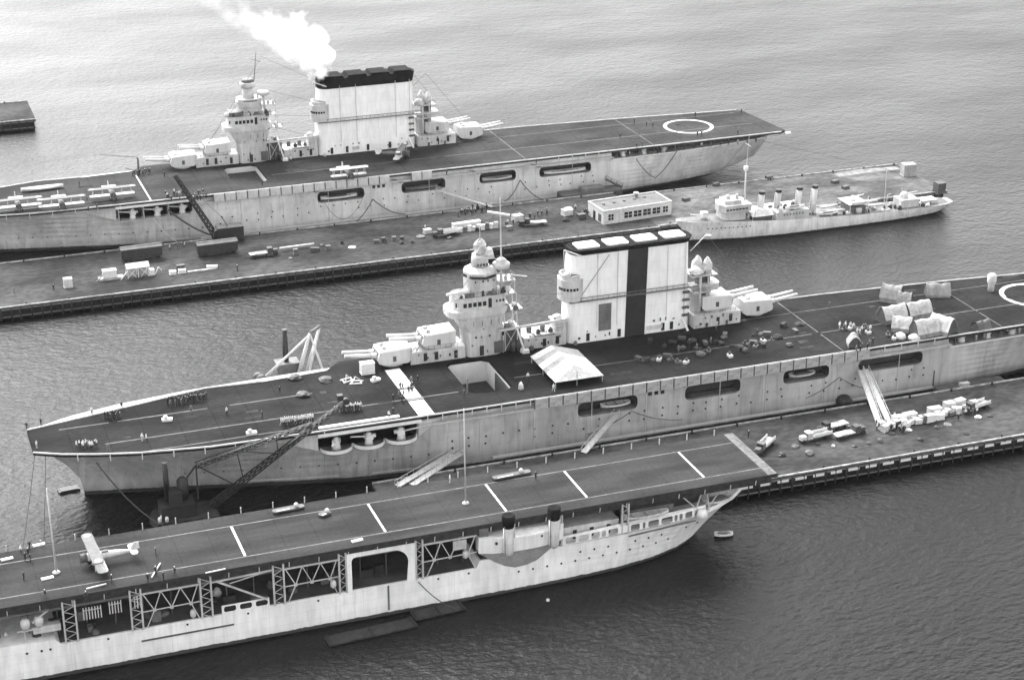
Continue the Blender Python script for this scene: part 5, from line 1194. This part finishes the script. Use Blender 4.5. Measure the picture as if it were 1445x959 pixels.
def curve(tab, mx):
    fc = n.nodes.new('ShaderNodeFloatCurve'); cv = fc.mapping.curves[0]; L(xf.outputs[0], fc.inputs['Value'])
    pts_ = [((x-SX[0])/(SX[-1]-SX[0]), t_/mx) for x, t_ in zip(SX, tab)]
    cv.points[0].location = pts_[0]; cv.points[1].location = pts_[-1]
    for p_ in pts_[1:-1]: cv.points.new(*p_)
    for p_ in cv.points: p_.handle_type = 'VECTOR'
    fc.mapping.update(); return M2('MULTIPLY', fc.outputs[0], mx)
dz = M2('SUBTRACT', sx.outputs[2], curve(SZ, 100.0)); dy = M2('SUBTRACT', sx.outputs[1], SY)
d = M2('SQRT', M2('ADD', M2('MULTIPLY', dz, dz), M2('MULTIPLY', dy, dy)))
nz = n.nodes.new('ShaderNodeTexNoise'); nz.inputs['Scale'].default_value = .2; nz.inputs['Detail'].default_value = 6; nz.inputs['Roughness'].default_value = .6; L(tc.outputs['Object'], nz.inputs['Vector'])
e = M2('ADD', M2('SUBTRACT', .85, M2('DIVIDE', d, curve(SR, 10.0))), M2('MULTIPLY', M2('SUBTRACT', nz.outputs['Fac'], .5), 3.0))
mr = n.nodes.new('ShaderNodeMapRange'); mr.interpolation_type = 'SMOOTHSTEP'; mr.inputs[1].default_value = 0; mr.inputs[2].default_value = .8; L(e, mr.inputs[0])
den = M2('MULTIPLY', mr.outputs[0], curve(SS, 1.0))
L(den, pv.inputs['Density']); L(pv.outputs[0], out.inputs['Volume'])
so_ = g.build('smoke_plume', vm)
so_['kind'] = 'stuff'; so_['label'] = 'white smoke blowing forward from the farthest carrier\'s funnel'; so_['category'] = 'smoke'

# ---------------------------------------------------------------- people
def person_mesh(name, pose, top, leg, hat):
    me = bpy.data.meshes.new(name); J = {
     'pelvis':(0,0,.95,.15),'chest':(0,0,1.32,.17),'neck':(0,0,1.5,.065),'head':(0,.01,1.63,.105),'crown':(0,0,1.76,.10),
     'hl':(-.1,0,.88,.1),'kl':(-.11,-.0+pose*.18,.5,.075),'al':(-.11,pose*.2,.1,.05),'fl':(-.11,pose*.2+.16,.05,.05),
     'hr':(.1,0,.88,.1),'kr':(.11,pose*-.1,.5,.075),'ar':(.11,-pose*.28,.1,.05),'fr':(.11,-pose*.28+.16,.05,.05),
     'sl':(-.19,0,1.42,.075),'el':(-.27,-.04-pose*.1,1.15,.05),'wl':(-.26,.06-pose*.12,.9,.04),'dl':(-.25,.1-pose*.12,.8,.045),
     'sr':(.19,0,1.42,.075),'er':(.27,-.04+pose*.1,1.15,.05),'wr':(.26,.08+pose*.12,.9,.04),'dr':(.25,.12+pose*.12,.8,.045)}
    ks = list(J); E_ = [('pelvis','chest'),('chest','neck'),('neck','head'),('head','crown'),('pelvis','hl'),('hl','kl'),('kl','al'),('al','fl'),('pelvis','hr'),('hr','kr'),('kr','ar'),('ar','fr'),('chest','sl'),('sl','el'),('el','wl'),('wl','dl'),('chest','sr'),('sr','er'),('er','wr'),('wr','dr')]
    me.from_pydata([J[k][:3] for k in ks], [(ks.index(a),ks.index(b)) for a, b in E_], [])
    o = bpy.data.objects.new(name, me); COL.objects.link(o)
    s = o.modifiers.new('s','SKIN'); 
    for i, k in enumerate(ks): me.skin_vertices[0].data[i].radius = (J[k][3], J[k][3]); me.skin_vertices[0].data[i].use_root = (k == 'pelvis')
    ss = o.modifiers.new('u','SUBSURF'); ss.levels = 1; ss.render_levels = 1
    dg = bpy.context.evaluated_depsgraph_get(); dg.update(); m2 = bpy.data.meshes.new_from_object(o.evaluated_get(dg)); o.modifiers.clear(); o.data = m2
    m2.materials.clear()
    for m in (leg, top, SKIN, hat): m2.materials.append(m)
    for p in m2.polygons:
        c = p.center; hand = c.z < .93 and abs(c.x) > .2
        p.material_index = 2 if hand else 0 if c.z < .98 else 1 if c.z < 1.49 else 2 if c.z < 1.69 else 3
        p.use_smooth = True
    return o
PM = {}
for key, top, leg, hat in (('w',WH,DUN,WH),('a',WH,LT,WH),('d',DUN,DUN,WH),('k',DUN,DUN,DUN),('g',MG,MG,DUN)):
    for ps in (0, 1):
        PM[key,ps] = person_mesh('person', ps, top, leg, hat)
FREE = dict(PM)
def person(x, y, z, kind, label, group=None, rz=None, ps=None):
    ps = random.choice((0,0,1)) if ps is None else ps
    if (kind,ps) in FREE: o = FREE.pop((kind,ps))
    else: o = PM[kind,ps].copy(); COL.objects.link(o)
    o.location = (x,y,z); o.rotation_euler = (0,0,random.uniform(0,6.28) if rz is None else rz)
    s = random.uniform(.98,1.08); o.scale = (s*1.1,s*1.1,s)
    for k in ('group',):
        if k in o: del o[k]
    tag(o, label, 'person', group); return o
def crowd(u0, v0, u1, v1, n, z, kinds, label, group, jx=1.5, jy=1.5, ps=None):
    for i in range(n):
        f = (i+.5)/n; p = at(u0+(u1-u0)*f+random.uniform(-jx,jx), v0+(v1-v0)*f+random.uniform(-jy,jy), z)
        person(p.x, p.y, z, kinds[i % len(kinds)], label, group, ps=ps)
def one(u, v, z, k, label): p = at(u, v, z); person(p.x, p.y, z, k, label)
crowd(108,632,137,632,12,D,'wwdw','sailor in white standing in the cluster by the near edge of the middle carrier\'s bow','cluster at the bow',1,2)
crowd(148,593,170,589,11,D,'kkdk','sailor in dark uniform in the cluster by the far edge of the middle carrier\'s bow','dark cluster at the bow',1,3)
crowd(236,572,292,563,30,D,'kkgk','dark clad figure in the long double rank at the middle carrier\'s far edge','double rank',.8,3)
crowd(396,600,443,594,18,D,'awwa','sailor in white in the long row left of the black jib','row left of the jib',.8,1)
crowd(398,605,440,599,10,D,'dk','sailor in dark in front of the long row left of the black jib','front of the row left of the jib',.8,1)
crowd(480,581,510,577,14,D,'awaw','sailor in white in the row right of the black jib','row right of the jib',.6,1)
crowd(471,584,508,580,9,D,'dk','sailor in dark in front of the row right of the black jib','front of the row right of the jib',.6,1)
crowd(562,560,585,546,13,D,'kdkg','dark clad workman on the flat white strip of the middle carrier','workmen on the white strip',6,9)
one(38,606,D,'k','dark clad man at the very tip of the middle carrier\'s bow'); one(52,632,D,'a','sailor in white alone at the near corner of the bow tip')
one(58,600,D,'k','dark clad man alone at the far edge close to the bow tip'); one(130,585,D,'w','sailor in white top alone at the far bow edge'); one(172,577,D,'k','dark clad man standing at the far edge right of the dark cluster')
one(153,636,D,'g','crouching looking grey clad man right of the white bow cluster'); one(201,622,D,'a','sailor all in white, left of a close pair on the foredeck'); one(207,623,D,'w','sailor in white top, right of a close pair on the foredeck')
one(270,582,D,'g','man standing alone below the dark double rank'); one(370,590,D,'k','lone dark clad man on the foredeck left of the white row'); one(320,585,D,'w','lone sailor standing mid foredeck below the double rank\'s right end')
one(555,566,D,'k','upper one of two dark men left of the white strip'); one(555,585,D,'k','lower one of two dark men left of the white strip')
one(395,555,D,'k','dark clad man near the far foredeck edge behind the black stack'); one(549,590,D,'w','sailor at the after end of the gun bay edge')
one(745,536,D,'w','sailor standing left of the patched canvas shelter'); one(733,550,D,'a','sailor in white right of the deck opening'); one(781,552,D,'a','sailor in white by the near corner of the canvas shelter')
crowd(1180,466,1228,470,12,D,'awga','man in the loose group left of the white tents','group left of the tents',3,4)
crowd(1205,497,1235,488,6,D,'gk','dark clad man by the deck edge below the small brown tent','men below the brown tent',2,3)
crowd(950,500,1090,478,9,D,'gkg','dark clad man scattered on deck behind the striped funnel','men behind the striped funnel',8,10)
one(1170,434,D,'g','man standing alone by the far deck edge right of the after turrets'); one(655,560,D,'k','dark man by the post at the deck opening'); one(820,470,D,'k','man at the foot of the striped funnel\'s forward end'); one(1010,470,D,'k','man by the after deckhouse')
# farthest carrier
crowd(188,248,212,246,12,D,'kkd','dark clad man in the cluster by the thin derrick','cluster by the thin derrick',1.5,2)
crowd(232,282,262,276,14,D,'dgwk','man in the crowd just forward of the leaning jib','crowd forward of the jib',2,5)
crowd(268,284,292,276,11,D,'gkd','man in the crowd just behind the leaning jib','crowd behind the jib',2,5)
one(112,262,D,'k','dark man at the far edge of the farthest carrier\'s foredeck'); one(125,298,D,'k','left one of two dark men forward of the gun bays'); one(137,295,D,'k','right one of two dark men forward of the gun bays')
one(123,285,D,'g','man beside the biplane wing tip'); one(370,262,D,'k','man by the right corner of the farthest carrier\'s deck opening'); one(232,250,D,'k','man beside the foremost turret of the farthest carrier')
for u, v, lab in ((912,178,'left one of three men aft on the farthest carrier'),(921,180,'middle one of three men aft on the farthest carrier'),(875,195,'man alone on the after deck left of the three'),(981,165,'man beyond the painted circle on the farthest carrier'),(984,192,'left one of two men between circle and near edge'),(990,192,'right one of two men between circle and near edge'),(1041,190,'man right of the painted circle near the deck edge'),(898,209,'left one of two men at the near edge above the gallery'),(906,207,'right one of two men at the near edge above the gallery'),(1046,160,'man at the stern end of the farthest carrier'),(630,248,'man at the deck edge above the farthest carrier\'s second opening'),(757,232,'man at the edge above the farthest carrier\'s aftmost opening'),(895,174,'lone man far aft left of the circle')):
    one(u, v, D, 'k', lab)
crowd(872,222,960,212,16,11.6,'dgwk','man in the open after gallery of the farthest carrier','men in the after gallery',2,1.5) if False else None
for i in range(16):
    person(OF.x+211+i*3.1, OF.y-14.6+random.uniform(-.5,.5), 11.7, 'dwgk'[i%4], 'man standing in the open gallery under the farthest carrier\'s after deck', 'men in the farthest carrier\'s gallery')
for i in range(7): person(210+i*3.0, -14.9+random.uniform(-.5,.5), 11.5, 'dwaw'[i%4], 'man standing in the open gallery under the middle carrier\'s after deck', 'men in the middle carrier\'s gallery')
# nearest carrier
for u, v, k, lab in ((36,790,'k','leftmost man of the cluster at the far edge left of the mast'),(40,784,'d','second man of the cluster at the far edge left of the mast'),(42,774,'k','man standing highest in the cluster left of the mast'),(43,792,'k','man at the right of the cluster left of the mast'),(30,781,'w','man bending at the left of the mast cluster'),(34,818,'k','dark man standing alone left of the biplane'),(64,843,'d','dark clad sailor in white cap by the near edge left of the biplane'),(122,846,'d','sailor in white cap by the near edge below the biplane'),(158,822,'d','sailor in white cap just right of the biplane'),(209,821,'d','left sailor of the pair carrying a pole'),(220,810,'d','right sailor of the pair carrying a pole'),(231,818,'k','dark clad man between the pole pair and the lone capped sailor'),(247,811,'d','lone capped sailor at the near edge right of the pole pair'),(635,681,'a','sailor in white near the far deck edge left of the tall mast'),(756,676,'k','dark clad man by the trolley right of the tall mast'),(220,783,'g','man in grey by the biplane\'s tail side')):
    one(u, v, ZL, k, lab)
# piers
crowd(645,303,687,296,26,3.5,'kdkw','person in the dense crowd at the foot of the farthest carrier\'s brow','crowd at the brow',2,4)
crowd(700,322,725,316,5,3.5,'wdk','person right of the stacked crates on the long pier','people right of the crates',3,3)
crowd(815,305,838,301,7,3.5,'kd','dark clad person at the left end of the pier building','people by the pier building',2,2)
crowd(745,311,775,303,8,3.5,'kd','dark clad person gathered round the lorry on the long pier','people round the lorry',3,3)
one(335,382,3.5,'d','capped man alone near the pier edge in front of the boxcars'); one(76,410,3.5,'k','dark clad man near the pier edge below the pale hut box'); one(20,414,3.5,'g','man near the left end of the long pier'); one(812,296,3.5,'w','man near the grey covered crate'); one(600,325,3.5,'w','man in white cap by the gear pile on the long pier'); one(545,345,3.5,'k','dark man among scattered gear on the long pier')
crowd(1236,606,1278,607,22,3.5,'dwkd','person in the crowd at the foot of the double ramp','crowd at the double ramp',2,5)
crowd(1150,612,1215,610,8,3.5,'kd','dark clad person behind the dark trucks on the narrow pier','people behind the trucks',3,2)
one(1073,636,3.5,'w','person beside the truck by the nearest carrier\'s stern band'); one(1056,617,3.5,'d','person on the narrow pier just above the stern band'); one(1262,592,3.5,'a','person in white standing right of the ramp crowd')
crowd(1350,592,1380,582,6,3.5,'dgw','person by the right end of the crates on the narrow pier','people at the crate end',3,2)
crowd(205,355,265,350,6,3.6,'kw','person by the farthest carrier\'s waterline between the boxcars','people between the boxcars',2,2)

# ---------------------------------------------------------------- haze
hz = G().box(-900, 1400, -420, 1900, -1, 240).build('haze', DG); hz.data.materials.clear()
hm_ = bpy.data.materials.new('sea_haze'); hm_.use_nodes = True; n = hm_.node_tree; n.nodes.clear()
out = n.nodes.new('ShaderNodeOutputMaterial'); pv = n.nodes.new('ShaderNodeVolumePrincipled'); pv.inputs['Color'].default_value = (.9,.9,.9,1); pv.inputs['Density'].default_value = .000015; pv.inputs['Anisotropy'].default_value = .2
n.links.new(pv.outputs[0], out.inputs['Volume']); hz.data.materials.append(hm_); hz['kind'] = 'stuff'
